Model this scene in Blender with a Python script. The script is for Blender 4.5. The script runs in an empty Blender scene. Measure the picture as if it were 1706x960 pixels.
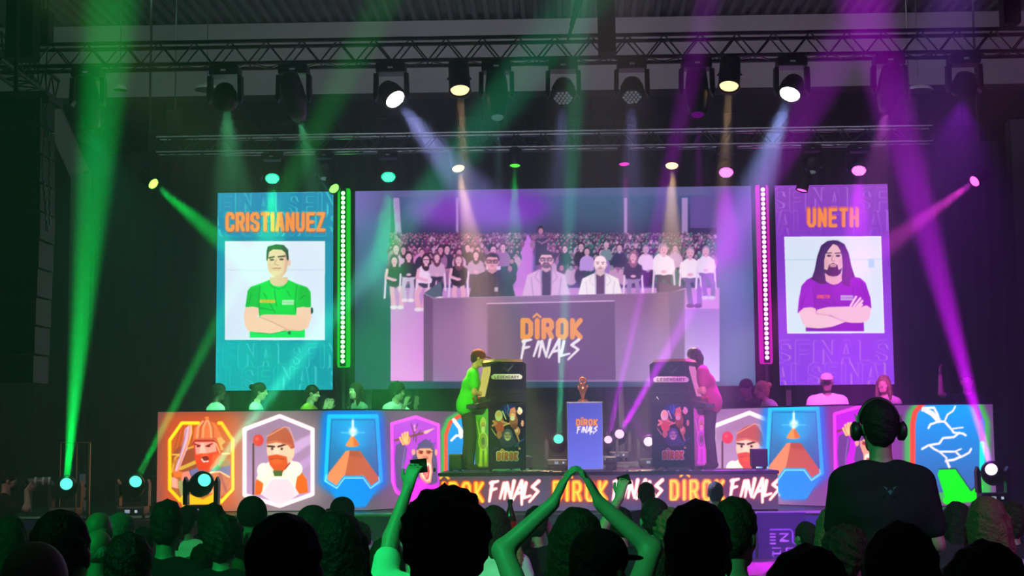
import bpy, bmesh, math, random, time
import numpy as np
from mathutils import Vector, Matrix, Euler
T0 = time.time()
rnd = random.Random(7)
S = bpy.context.scene
COL = S.collection
rad = math.radians

# ---------------------------------------------------------------- camera
CAMZ = 1.5
CR = Matrix.Rotation(rad(1.65), 3, 'Z') @ Matrix.Rotation(math.pi/2 + rad(5.75), 3, 'X') @ Matrix.Rotation(rad(-0.5), 3, 'Z')
cam = bpy.data.objects.new('camera', bpy.data.cameras.new('camera')); COL.objects.link(cam)
cam.data.sensor_width = 36; cam.data.lens = 36*2500/1706; cam.data.clip_end = 200
cam.matrix_world = Matrix.Translation((0, 0, CAMZ)) @ CR.to_4x4()
S.camera = cam

# ---------------------------------------------------------------- world, exposure
S.view_settings.view_transform = 'Standard'; S.view_settings.look = 'None'
S.view_settings.exposure = 0.0; S.view_settings.gamma = 1.0; S.view_settings.use_curve_mapping = False
W = bpy.data.worlds.new('hall_dark'); S.world = W; W.use_nodes = True
W.node_tree.nodes['Background'].inputs[0].default_value = (0.001, 0.001, 0.0015, 1)
# thin stage haze fills the whole hall and shows the light beams
v_ = W.node_tree.nodes.new('ShaderNodeVolumeScatter'); v_.inputs['Density'].default_value = 0.016; v_.inputs['Anisotropy'].default_value = 0.35
v_.inputs['Color'].default_value = (.84, .88, 1, 1)
W.node_tree.links.new(v_.outputs[0], next(n for n in W.node_tree.nodes if n.type == 'OUTPUT_WORLD').inputs['Volume'])
LED = 1.38
GREEN = (0.0, 1.0, 0.10); TEAL = (0.05, 1.0, 0.45); MAG = (0.75, 0.0, 1.0); PINK = (1.0, 0.05, 0.75)
WHITE = (0.62, 0.66, 1.0); AMBER = (1.0, 0.62, 0.32)

def at(px, py, Y):
    d = CR @ Vector(((px-853)/2500, (480-py)/2500, -1.0))
    return Vector((0, 0, CAMZ)) + d*(Y/d.y)
CRn = np.array(CR)
def to_px(p):
    p = np.asarray(p, float); v = (p - np.array([0, 0, CAMZ])) @ CRn
    return 853 - v[..., 0]/v[..., 2]*2500, 480 + v[..., 1]/v[..., 2]*2500

LP = {}
def spot(name, loc, target, angle, watts, color, blend=.7, size=.05):
    l = bpy.data.lights.new(name, 'SPOT'); l.energy = watts; l.spot_size = rad(angle); l.spot_blend = blend
    l.color = color; l.shadow_soft_size = size
    o = bpy.data.objects.new(name, l); COL.objects.link(o)
    loc = Vector(loc); o.matrix_world = Matrix.Translation(loc) @ (Vector(target)-loc).to_track_quat('-Z', 'Y').to_matrix().to_4x4()
    return o
def area(name, loc, target, sx, sy, watts, color):
    l = bpy.data.lights.new(name, 'AREA'); l.shape = 'RECTANGLE'; l.size = sx; l.size_y = sy; l.energy = watts; l.color = color
    o = bpy.data.objects.new(name, l); COL.objects.link(o)
    loc = Vector(loc); o.matrix_world = Matrix.Translation(loc) @ (Vector(target)-loc).to_track_quat('-Z', 'Y').to_matrix().to_4x4()
    return o
# hall lamps behind or above the audience, plus added fill lamps, all out of frame
spot('house_spot_green', (-7, 1.0, 6.5), (-2.2, 8, 1.0), 42, 2300, (0, 1, .16), .9, .2)
spot('house_spot_teal', (-4.5, -1.0, 6.5), (0.3, 7.5, 1.0), 26, 3000, (.03, 1, .28), .9, .2)
spot('house_spot_violet', (7, 1.0, 6.5), (2.6, 8, 1.0), 36, 1900, (.75, .15, 1), .9, .2)
for x_, c_, p_ in ((-6.5, (.5, .95, .75), 16), (-1.5, (.8, .85, 1), 32), (3.5, (.85, .72, 1), 30), (8, (.7, .4, 1), 16)):
    area('girder_fill', (x_, 20.5, 8.25), (x_, 24.2, 7.6), 4.6, .2, p_, c_)  # unseen strips added to brighten the girder and tint the haze
area('roof_fill', (-3, 17, 7.3), (-3, 21, 8.4), 8, .2, 8, (.6, .85, .8)); area('roof_fill', (4, 17, 7.3), (4, 21, 8.4), 8, .2, 8, (.75, .6, 1))  # unseen strips added to brighten the roof deck
spot('front_light_green', (-5.5, 8, 6.8), (-1.1, 20, 1.9), 8, 15000, (.5, 1, .12), .6, .1)
spot('front_light_magenta', (5.5, 8, 6.8), (2.05, 20, 1.9), 8, 14000, (1, .22, .75), .6, .1)
spot('stage_fill_warm', (0.5, 8, 6.8), (0.4, 20.5, 2.0), 11, 14000, (1, .75, .72), .6, .1)  # added lamp without a fixture, brightens trophy, plinth and cabinets

spot('skirt_light_violet', (3.4, 11.5, 5.8), (3.2, 19, .25), 26, 6500, (.45, .12, 1), .8, .1)
spot('photographer_fill', (-8.5, 9, 5.5), (-6.2, 16.5, 1.1), 18, 700, (1, .75, .75), .8, .1)  # added spot that only lifts the photographer out of the dark
# ---------------------------------------------------------------- materials
def lin(c):
    return tuple((v/12.92 if v <= .04045 else ((v+.055)/1.055)**2.4) for v in c)
def c8(r, g, b): return lin((r/255, g/255, b/255))
_m = {}
def mat(name, color, rough=.6, metal=0., noise=.15, scale=20., bump=0., spec=.5, emit=None, estr=0.):
    k = (name, tuple(round(x, 4) for x in color), rough, metal, noise, scale, bump, emit, estr)
    if k in _m: return _m[k]
    m = bpy.data.materials.new(name); m.use_nodes = True; nt = m.node_tree; b = nt.nodes['Principled BSDF']
    b.inputs['Roughness'].default_value = rough; b.inputs['Metallic'].default_value = metal
    b.inputs['Specular IOR Level'].default_value = spec
    tc = nt.nodes.new('ShaderNodeTexCoord'); n = nt.nodes.new('ShaderNodeTexNoise'); n.inputs['Scale'].default_value = scale; n.inputs['Detail'].default_value = 3
    nt.links.new(tc.outputs['Object'], n.inputs['Vector'])
    mx = nt.nodes.new('ShaderNodeMix'); mx.data_type = 'RGBA'
    mx.inputs[6].default_value = (*[c*(1-noise) for c in color], 1); mx.inputs[7].default_value = (*[min(1, c*(1+noise)) for c in color], 1)
    nt.links.new(n.outputs['Fac'], mx.inputs[0]); nt.links.new(mx.outputs[2], b.inputs['Base Color'])
    if bump:
        bp = nt.nodes.new('ShaderNodeBump'); bp.inputs['Strength'].default_value = bump; bp.inputs['Distance'].default_value = .02
        nt.links.new(n.outputs['Fac'], bp.inputs['Height']); nt.links.new(bp.outputs[0], b.inputs['Normal'])
    if emit:
        b.inputs['Emission Color'].default_value = (*emit, 1); b.inputs['Emission Strength'].default_value = estr
    _m[k] = m; return m
def glow(name, color, s, sample=True):
    k = (name, color, s)
    if k in _m: return _m[k]
    m = bpy.data.materials.new(name); m.use_nodes = True; nt = m.node_tree; nt.nodes.clear()
    e = nt.nodes.new('ShaderNodeEmission'); o = nt.nodes.new('ShaderNodeOutputMaterial')
    e.inputs[0].default_value = (*color, 1); e.inputs[1].default_value = s; nt.links.new(e.outputs[0], o.inputs[0])
    if not sample: m.cycles.emission_sampling = 'NONE'
    _m[k] = m; return m
def led_face_mat(strength=1.0):
    k = ('led', strength)
    if k in _m: return _m[k]
    m = bpy.data.materials.new('led_display_face'); m.use_nodes = True; nt = m.node_tree; nt.nodes.clear()
    a = nt.nodes.new('ShaderNodeAttribute'); a.attribute_name = 'Col'
    e = nt.nodes.new('ShaderNodeEmission'); o = nt.nodes.new('ShaderNodeOutputMaterial')
    e.inputs[1].default_value = strength*LED; nt.links.new(a.outputs['Color'], e.inputs[0]); nt.links.new(e.outputs[0], o.inputs[0])
    m.cycles.emission_sampling = 'NONE'
    _m[k] = m; return m
def print_mat():
    if 'print' in _m: return _m['print']
    m = bpy.data.materials.new('printed_vinyl'); m.use_nodes = True; nt = m.node_tree; b = nt.nodes['Principled BSDF']
    a = nt.nodes.new('ShaderNodeAttribute'); a.attribute_name = 'Col'
    nt.links.new(a.outputs['Color'], b.inputs['Base Color']); b.inputs['Roughness'].default_value = .35
    _m['print'] = m; return m
BLACK = mat('black_plastic', (.012, .012, .014), .45, 0, .2)
STEEL = mat('dark_steel_tube', (.10, .10, .11), .35, .8, .2)
ALU = mat('aluminium_tube', (.16, .17, .19), .3, .9, .15)
DRAPE = mat('black_drape_cloth', (.010, .011, .013), .95, 0, .3, 3)

# ---------------------------------------------------------------- mesh helpers
def link(name, me, m=None, parent=None):
    o = bpy.data.objects.new(name, me); COL.objects.link(o)
    if m is not None and me is not None:
        if not me.materials: me.materials.append(m)
        elif me.materials[0] != m:
            o.material_slots[0].link = 'OBJECT'; o.material_slots[0].material = m
    if parent is not None: o.parent = parent
    return o
def tag(o, label, cat, group=None, kind=None):
    if label: o['label'] = label
    if cat: o['category'] = cat
    if group: o['group'] = group
    if kind: o['kind'] = kind
    return o
def thing(name, label, cat, loc=(0, 0, 0), rz=0, group=None):
    o = bpy.data.objects.new(name, None); o.empty_display_size = .1; COL.objects.link(o)
    o.location = loc; o.rotation_euler = (0, 0, rz); return tag(o, label, cat, group)
def struct(name, bm, m, parent=None):
    o = fin(name, bm, m, parent); o['kind'] = 'structure' if parent is None else ''
    if parent is not None: del o['kind']
    return o
def fin(name, bm, m, parent=None, smooth=False):
    me = bpy.data.meshes.new(name); bmesh.ops.recalc_face_normals(bm, faces=bm.faces)
    if smooth:
        for f in bm.faces: f.smooth = True
    bm.to_mesh(me); bm.free(); return link(name, me, m, parent)
def box(bm, x0, x1, y0, y1, z0, z1, M=None, bev=0):
    r = bmesh.ops.create_cube(bm, size=1); vs = r['verts']
    for v in vs:
        v.co = Vector(((x0+x1)/2+v.co.x*(x1-x0), (y0+y1)/2+v.co.y*(y1-y0), (z0+z1)/2+v.co.z*(z1-z0)))
    if bev:
        es = list({e for v in vs for e in v.link_edges})
        r2 = bmesh.ops.bevel(bm, geom=es, offset=bev, segments=2, affect='EDGES', profile=.7)
        vs = list({v for f in r2['faces'] for v in f.verts} | {v for v in vs if v.is_valid})
    if M is not None:
        for v in vs: v.co = M @ v.co
    return vs
def B(x0, x1, y0, y1, z0, z1, bev=0):
    bm = bmesh.new(); box(bm, x0, x1, y0, y1, z0, z1, None, bev); return bm
def tube(bm, a, b, r, r2=None, n=8, cap=True):
    a = Vector(a); b = Vector(b); d = b-a; L = d.length
    Mx = Matrix.Translation((a+b)/2) @ d.to_track_quat('Z', 'Y').to_matrix().to_4x4()
    bmesh.ops.create_cone(bm, cap_ends=cap, segments=n, radius1=r, radius2=r if r2 is None else r2, depth=L, matrix=Mx)
def TB(a, b, r, r2=None, n=8):
    bm = bmesh.new(); tube(bm, a, b, r, r2, n); return bm
def lathe(prof, n=20, M=None, bm=None):
    bm = bm or bmesh.new(); rings = []
    for r, z in prof:
        ring = []
        for i in range(n):
            a = 2*math.pi*i/n; p = Vector((r*math.cos(a), r*math.sin(a), z))
            ring.append(bm.verts.new(M @ p if M is not None else p))
        rings.append(ring)
    for r0, r1 in zip(rings, rings[1:]):
        for i in range(n): bm.faces.new((r0[i], r0[(i+1) % n], r1[(i+1) % n], r1[i]))
    bm.faces.new(rings[0]); bm.faces.new(rings[-1]); return bm
def ball(bm, c, r, sx=1, sy=1, sz=1, u=12, v=8):
    bmesh.ops.create_uvsphere(bm, u_segments=u, v_segments=v, radius=r, matrix=Matrix.Translation(c) @ Matrix.Diagonal((sx, sy, sz, 1)))
def prism(pts, y0, y1, bm=None):   # polygon in x,z extruded in y
    bm = bm or bmesh.new()
    a = [bm.verts.new((x, y0, z)) for x, z in pts]; b = [bm.verts.new((x, y1, z)) for x, z in pts]
    bm.faces.new(a); bm.faces.new(b[::-1])
    for i in range(len(pts)):
        j = (i+1) % len(pts); bm.faces.new((a[i], b[i], b[j], a[j]))
    return bm

# ---------------------------------------------------------------- painter: pictures shown on the LED walls and prints, in display colours
class Canvas:
    def __init__(s, x0, y0, x1, y1, ss=2.0, bg=(0, 0, 0)):
        s.x0, s.y0, s.ss = x0, y0, ss; s.w = int((x1-x0)*ss)+2; s.h = int((y1-y0)*ss)+2
        s.im = np.zeros((s.h, s.w, 3), np.float32); s.im[:] = np.array(bg)/255.
        s.T = (0., 0., 1.)
    def tr(s, ox, oy, sc=1.): s.T = (ox, oy, sc); return s
    def xy(s, p):
        p = np.asarray(p, float).reshape(-1, 2); ox, oy, sc = s.T
        return np.stack([(p[:, 0]/sc+ox-s.x0)*s.ss, (p[:, 1]/sc+oy-s.y0)*s.ss], 1)
    def win(s, q, pad):
        a = np.floor(q.min(0)-pad).astype(int); b = np.ceil(q.max(0)+pad).astype(int)+1
        a = np.maximum(a, 0); b = np.minimum(b, (s.w, s.h))
        if (b <= a).any(): return None
        X, Y = np.meshgrid(np.arange(a[0], b[0], dtype=np.float32), np.arange(a[1], b[1], dtype=np.float32))
        return a, b, X, Y
    def put(s, a, b, m, col, alpha=1.):
        m = (np.clip(m, 0, 1)*alpha)[..., None]
        col = np.array(col, np.float32)/255.
        v = s.im[a[1]:b[1], a[0]:b[0]]; v[:] = v*(1-m)+col*m
    def soft(s, m, sig):
        if sig <= .3: return m
        n = int(sig*2.5)+1; k = np.exp(-.5*(np.arange(-n, n+1)/sig)**2); k /= k.sum()
        if m.ndim == 2: m = m[..., None]; sq = True
        else: sq = False
        p = np.pad(m, ((n, n), (0, 0), (0, 0)), 'edge'); m = sum(p[i:i+m.shape[0]]*k[i] for i in range(2*n+1))
        p = np.pad(m, ((0, 0), (n, n), (0, 0)), 'edge'); m = sum(p[:, i:i+m.shape[1]]*k[i] for i in range(2*n+1))
        return m[..., 0] if sq else m
    def poly(s, pts, col, alpha=1., blur=0.):
        q = s.xy(pts); sig = blur*s.ss; w = s.win(q, 2+3*sig)
        if w is None: return
        a, b, X, Y = w; ins = np.zeros(X.shape, bool); n = len(q)
        for i in range(n):
            x1, y1 = q[i]; x2, y2 = q[(i+1) % n]
            if y1 == y2: continue
            c = ((Y < y1) != (Y < y2)) & (X < (x2-x1)*(Y-y1)/(y2-y1)+x1); ins ^= c
        s.put(a, b, s.soft(ins.astype(np.float32), max(sig, .55)), col, alpha)
    def line(s, pts, wd, col, alpha=1., blur=0., closed=False, wd2=None):
        q = s.xy(pts)
        if closed: q = np.vstack([q, q[:1]])
        r0 = wd/2*s.ss/s.T[2]; r1 = r0 if wd2 is None else wd2/2*s.ss/s.T[2]; sig = blur*s.ss
        w = s.win(q, max(r0, r1)+2+3*sig)
        if w is None: return
        a, b, X, Y = w; D = np.full(X.shape, 1e9, np.float32); n = len(q)-1
        for i in range(n):
            x1, y1 = q[i]; dx, dy = q[i+1]-q[i]; L = dx*dx+dy*dy+1e-9
            t = np.clip(((X-x1)*dx+(Y-y1)*dy)/L, 0, 1)
            r = r0+(r1-r0)*(i+t)/n
            D = np.minimum(D, np.hypot(X-x1-t*dx, Y-y1-t*dy)-r)
        m = np.clip(.5-D, 0, 1)
        s.put(a, b, s.soft(m, sig) if sig else m, col, alpha)
    def ell(s, cx, cy, rx, ry, col, alpha=1., blur=0., rot=0.):
        t = np.linspace(0, 2*math.pi, 25)[:-1]; c, k = math.cos(rad(rot)), math.sin(rad(rot))
        x = rx*np.cos(t); y = ry*np.sin(t); s.poly(np.stack([cx+x*c-y*k, cy+x*k+y*c], 1), col, alpha, blur)
    def vgrad(s, pts, c0, c1, horiz=False, alpha=1.):
        q = s.xy(pts); a = q.min(0); b = q.max(0); N = 12
        full = s.im.copy(); m0 = s.im.copy()
        t = (np.arange(s.w if horiz else s.h)-a[0 if horiz else 1])/max(1, (b-a)[0 if horiz else 1]); t = np.clip(t, 0, 1)[:, None]
        g = (np.array(c0)*(1-t)+np.array(c1)*t)/255.
        full[:] = g[None] if horiz else g[:, None]
        w = s.win(q, 2); a, b, X, Y = w; ins = np.zeros(X.shape, bool); n = len(q)
        for i in range(n):
            x1, y1 = q[i]; x2, y2 = q[(i+1) % n]
            if y1 == y2: continue
            ins ^= ((Y < y1) != (Y < y2)) & (X < (x2-x1)*(Y-y1)/(y2-y1)+x1)
        m = (s.soft(ins.astype(np.float32), .55)*alpha)[..., None]; v = s.im[a[1]:b[1], a[0]:b[0]]
        v[:] = v*(1-m)+full[a[1]:b[1], a[0]:b[0]]*m
    def finish(s, sig=.5): s.im = s.soft(s.im, sig*s.ss)
    def sample(s, px, py):
        x = np.clip((px-s.x0)*s.ss, 0, s.w-1.001); y = np.clip((py-s.y0)*s.ss, 0, s.h-1.001)
        i = x.astype(int); j = y.astype(int); f = (x-i)[:, None]; g = (y-j)[:, None]; I = s.im
        return (I[j, i]*(1-f)+I[j, i+1]*f)*(1-g)+(I[j+1, i]*(1-f)+I[j+1, i+1]*f)*g
FONT = {
 'D': [[(0,0),(0,1)],[(0,0),(.65,0),(1,.18),(1,.82),(.65,1),(0,1)]], 'I': [[(.5,0),(.5,1)]],
 'R': [[(0,1),(0,0),(.75,0),(1,.14),(1,.4),(.75,.54),(0,.54)],[(.55,.54),(1,1)]],
 'O': [[(.25,0),(.75,0),(1,.15),(1,.85),(.75,1),(.25,1),(0,.85),(0,.15),(.25,0)]],
 'K': [[(0,0),(0,1)],[(1,0),(.1,.52),(1,1)]], 'C': [[(1,.25),(1,.12),(.75,0),(.25,0),(0,.15),(0,.85),(.25,1),(.75,1),(1,.88),(1,.75)]],
 'S': [[(1,.24),(1,.12),(.75,0),(.25,0),(0,.13),(0,.38),(1,.62),(1,.87),(.75,1),(.25,1),(0,.88),(0,.76)]],
 'T': [[(0,0),(1,0)],[(.5,0),(.5,1)]], 'A': [[(0,1),(.35,0),(.65,0),(1,1)],[(.2,.68),(.8,.68)]],
 'N': [[(0,1),(0,0),(1,1),(1,0)]], 'U': [[(0,0),(0,.85),(.25,1),(.75,1),(1,.85),(1,0)]],
 'E': [[(1,0),(0,0),(0,1),(1,1)],[(0,.5),(.85,.5)]], 'Z': [[(0,0),(1,0),(0,1),(1,1)]],
 'H': [[(0,0),(0,1)],[(1,0),(1,1)],[(0,.5),(1,.5)]], 'L': [[(0,0),(0,1),(1,1)]], 'F': [[(1,0),(0,0),(0,1)],[(0,.5),(.85,.5)]],
 'M': [[(0,1),(0,0),(.5,.6),(1,0),(1,1)]], 'Y': [[(0,0),(.5,.5),(1,0)],[(.5,.5),(.5,1)]], 'G': [[(1,.2),(.75,0),(.25,0),(0,.15),(0,.85),(.25,1),(.75,1),(1,.85),(1,.55),(.6,.55)]],
 'P': [[(0,1),(0,0),(.8,0),(1,.14),(1,.4),(.8,.54),(0,.54)]], 'B': [[(0,0),(0,1),(.8,1),(1,.8),(.8,.5),(0,.5)],[(0,0),(.8,0),(.9,.25),(.8,.5)]],
}
def text(cv, s, x, y, w, h, th, col, slant=0., alpha=1., gap=.32, dy=0., blur=0.):
    n = sum(.0 if ch == 'I' else 1. for ch in s); ni = s.count('I')
    # widths: letters 1 unit + th, I = th only
    adv_th = th*(1+gap); lw = (w-len(s)*adv_th+th*gap)/max(n, 1); cx = x
    for k, ch in enumerate(s):
        if ch == ' ': cx += lw+adv_th; continue
        ww = 0 if ch == 'I' else lw
        for st in FONT[ch]:
            pts = [(cx+th/2+(p[0] if ch != 'I' else 0)*ww+slant*(1-p[1])*h, y+dy*k+th/2+p[1]*(h-th)) for p in st]
            cv.line(pts, th, col, alpha, blur)
        cx += ww+adv_th
def brush(cv, x, y, w, h, th, col):   # hand-painted F I N A L S
    L = {'F': [[(.38,.06),(.02,1.08)],[(.2,.1),(1.05,.0)],[(.22,.48),(.85,.4)]], 'I': [[(.62,.12),(.12,.92)]],
         'N': [[(.3,.1),(.0,.95)],[(.3,.1),(.75,.95)],[(1.15,.0),(.75,.95)]], 'A': [[(.95,.0),(-.1,1.0)],[(.95,.0),(.95,1.25)],[(.3,.66),(1.1,.58)]],
         'L': [[(.5,.1),(.2,.9),(1.05,.78)]], 'S': [[(1.2,.0),(.45,.3),(1.15,.55),(.1,1.1)]]}
    xs = {'F': 0, 'I': .20, 'N': .31, 'A': .50, 'L': .66, 'S': .80}; ws = .17
    for ch in 'FINALS':
        for st in L[ch]:
            pts = [(x+(xs[ch]+p[0]*ws)*w, y+p[1]*h) for p in st]
            cv.line(pts, th*1.15, col, wd2=th*.75)
def surface(name, corners, z0, z1, cv, step, m, parent=None, bright=1.0):
    """display face: corners A,B (x,y) on plan, z range; colours read from the painted picture"""
    A = np.array(corners[0], float); Bp = np.array(corners[1], float); L = np.linalg.norm(Bp-A)
    nx = max(2, int(L/step)); nz = max(2, int((z1-z0)/step))
    u = np.linspace(0, 1, nx+1); v = np.linspace(0, 1, nz+1); U, V = np.meshgrid(u, v)
    P = np.zeros((nz+1, nx+1, 3)); P[..., 0] = A[0]+(Bp-A)[0]*U; P[..., 1] = A[1]+(Bp-A)[1]*U; P[..., 2] = z0+(z1-z0)*V
    px, py = to_px(P.reshape(-1, 3)); c = np.clip(cv.sample(px, py), 0, 1)
    c = np.where(c <= .04045, c/12.92, ((c+.055)/1.055)**2.4)*bright
    n = nx+1; i = (np.arange(nz)[:, None]*n+np.arange(nx)[None]).ravel()
    return np_mesh(name, P.reshape(-1, 3), np.stack([i, i+1, i+1+n, i+n], 1), m, parent, c)
def np_mesh(name, V, F, m, parent=None, col=None, smooth=False):
    me = bpy.data.meshes.new(name); me.vertices.add(len(V)); me.vertices.foreach_set('co', np.asarray(V, np.float32).ravel())
    nf = len(F); me.loops.add(nf*4); me.loops.foreach_set('vertex_index', np.asarray(F, np.int32).ravel())
    me.polygons.add(nf); me.polygons.foreach_set('loop_start', np.arange(0, nf*4, 4, dtype=np.int32)); me.polygons.foreach_set('loop_total', np.full(nf, 4, np.int32))
    if smooth: me.polygons.foreach_set('use_smooth', np.ones(nf, bool))
    me.update(calc_edges=True)
    if col is not None:
        a = me.color_attributes.new('Col', 'FLOAT_COLOR', 'POINT'); a.data.foreach_set('color', np.concatenate([col, np.ones((len(V), 1))], 1).astype(np.float32).ravel())
    return link(name, me, m, parent)
# ================================================================ the hall
struct('floor', B(-11, 11, -6, 36, -.1, 0), mat('concrete_floor', (.06, .06, .065), .6, 0, .3, 2))
WALLM = mat('dark_painted_wall', (.03, .032, .036), .9, 0, .3, 1.5)
struct('wall_left', B(-11.2, -11, -6, 36, 0, 9), WALLM)
struct('wall_right', B(11, 11.2, -6, 36, 0, 9), WALLM)
struct('wall_back', B(-11.2, 11.2, 36, 36.2, 0, 9), WALLM)
struct('wall_front', B(-11.2, 11.2, -6.2, -6, 0, 9), WALLM)
# corrugated roof deck
bm = bmesh.new(); ZD = 8.42; x = -11.; prof = []
while x < 11: prof += [(x, ZD+.07), (x+.07, ZD+.07), (x+.10, ZD), (x+.16, ZD), (x+.19, ZD+.07)]; x += .2
r0 = [bm.verts.new((a, -6, b)) for a, b in prof]; r1 = [bm.verts.new((a, 36, b)) for a, b in prof]
for i in range(len(prof)-1): bm.faces.new((r0[i], r0[i+1], r1[i+1], r1[i]))
struct('ceiling', bm, mat('galvanised_deck', (.30, .30, .31), .5, .4, .2, 6))
CONC = mat('pale_concrete', (.34, .33, .34), .85, 0, .12, 1.2, .1)
struct('trim_1', B(-11, 11, 24.2, 24.6, 7.17, 8.40), CONC)          # the deep pale girder
struct('trim_2', B(-11, 11, 24.12, 24.2, 7.17, 7.24), CONC)
struct('trim_3', B(-11, 11, 29.8, 30.2, 8.0, 8.40), CONC)
a = at(118, 290, 24.2); b = at(143, 290, 24.2)
struct('trim_4', B(a.x, b.x, 24.2, 24.5, 0, a.z), mat('column_paint', (.22, .24, .22), .8, 0, .1, 2))
q = [at(118, 300, 24.2), at(143, 283, 24.2), at(62, 100, 24.2), at(30, 100, 24.2)]
struct('trim_5', prism([(p.x, p.z) for p in q], 24.25, 24.45), CONC)
a = at(1683, 200, 24.2)
struct('trim_6', B(a.x, a.x+.6, 24.2, 24.5, 0, 6.6), mat('column_grey', (.10, .10, .12), .8, 0, .1, 2))

# ---------------------------------------------------------------- drapes
def drape(name, x0, x1, y, z0, z1, label, fold=.16, m=DRAPE):
    n = int((x1-x0)/fold*4); V = []; F = []
    for i in range(n+1):
        x = x0+(x1-x0)*i/n; d = .045*math.sin(2*math.pi*(x-x0)/fold)+.02*math.sin(x*3.1)
        V += [(x, y+d, z0), (x, y+d, z1)]
    for i in range(n): F.append((2*i, 2*i+2, 2*i+3, 2*i+1))
    o = np_mesh(name, V, F, m, None, None, True); return tag(o, label, 'curtain')
drape('stage_backdrop', -7.4, 7.2, 23.75, .57, 6.15, 'tall black pleated backdrop curtain hanging behind the three LED screens', .22)
drape('side_curtain', -10.9, -8.0, 22.8, 0, 6.2, 'black curtain closing the hall left of the pale column', .25)
drape('side_curtain', 7.75, 10.9, 22.8, 0, 6.4, 'black curtain closing the hall at the far right of the stage', .25)

# ---------------------------------------------------------------- stage
st = thing('stage', 'low dark stage platform with blue lit front skirt carrying desks and screens', 'stage', (0, 21.5, 0))
PL = mat('stage_deck_paint', (.02, .02, .024), .5, 0, .3, 4)
SK = mat('blue_skirt_cloth', (.035, .06, .22), .8, 0, .15, 3)
fin('deck', B(-7.6, 7.6, -2.5, 2.9, .53, .57), PL, st)
fin('skirt', B(-7.6, 7.6, -2.48, -2.44, 0, .53), SK, st)
fin('edge_strip', B(-7.6, 7.6, -2.53, -2.5, .55, .575), mat('pale_edge_strip', (.4, .4, .45), .5), st)
for i in range(13): fin('support_leg', B(-7.5+1.24*i, -7.4+1.24*i, -2.3, 2.8, 0, .53), BLACK, st)
XA, XB = at(729, 790, 19).x, at(1299, 783, 19).x
rw = thing('runway_platform', 'raised black centre platform with a glowing lettered LED front', 'platform', (0, 19, .57))
fin('deck', B(XA, XB, .06, 1.55, .47, .51, .005), PL, rw); fin('rear_deck', B(-.9, 2.0, 1.55, 3.3, .47, .51, .005), PL, rw)
fin('riser_frame', B(XA+.02, XB-.02, .08, 1.53, 0, .47), BLACK, rw); fin('riser_frame', B(-.88, 1.98, 1.55, 3.28, 0, .47), BLACK, rw)
jr = thing('judges_riser', 'left black riser platform under the judges seats', 'platform', (-3.8, 22, .57))
fin('deck', B(-1.9, 1.75, -1.2, .95, .40, .46), PL, jr); fin('riser_frame', B(-1.87, 1.72, -1.17, .92, 0, .40), BLACK, jr)
jr = thing('judges_riser', 'right black riser platform under the judges seats', 'platform', (4.3, 22, .57))
fin('deck', B(-1.7, 2.2, -.62, .95, .40, .46), PL, jr); fin('riser_frame', B(-1.67, 2.17, -.59, .92, 0, .40), BLACK, jr)
# sign panel on the skirt
sg = thing('sign_panel', 'violet sign panel with white block letters against the stage front', 'sign', (0, 18.9, 0))
a = at(1262, 852, 18.85); b = at(1345, 960, 18.85)
fin('board', B(a.x, b.x, -.04, 0.0, 0, a.z-.02), mat('violet_board', c8(70, 20, 120), .6), sg)
cv = Canvas(1260, 845, 1350, 1000, 3, (50, 14, 96)); cv.tr(1270, 780, 3.913)
WH = (225, 190, 240)
cv.line([(50, 403), (185, 400), (198, 420), (198, 485), (232, 500)], 9, (170, 120, 220))
for yy in (430, 450, 470, 492): cv.line([(52, yy), (85, yy)], 9, WH)
cv.line([(115, 430), (168, 430), (150, 445), (120, 470), (168, 475), (118, 478)], 10, WH)
cv.line([(66, 522), (118, 522)], 9, WH); cv.line([(70, 545), (70, 570)], 9, WH); cv.line([(72, 558), (120, 558)], 9, WH); cv.line([(118, 540), (118, 580)], 9, WH)
cv.line([(72, 585), (118, 590)], 9, WH); cv.line([(158, 522), (158, 550)], 9, WH); cv.line([(158, 522), (205, 522)], 9, WH); cv.line([(60, 612), (60, 622), (115, 625)], 8, (170, 120, 220))
surface('printed_face', ((a.x, -.045), (b.x, -.045)), .02, a.z-.03, cv, .01, print_mat(), None)
o = bpy.data.objects['printed_face']
bpy.data.objects.remove(o)
def face_local(name, A, Bq, z0, z1, cv, step, m, root, bright=1.0):
    o = surface(name, (A, Bq), z0, z1, cv, step, m, None, bright)
    o.parent = root; o.matrix_parent_inverse = (Matrix.Translation(root.location) @ root.rotation_euler.to_matrix().to_4x4()).inverted(); return o
sf = face_local('printed_face', (a.x, 18.85), (b.x, 18.85), .02, a.z-.03, cv, .01, print_mat(), sg)

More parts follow.
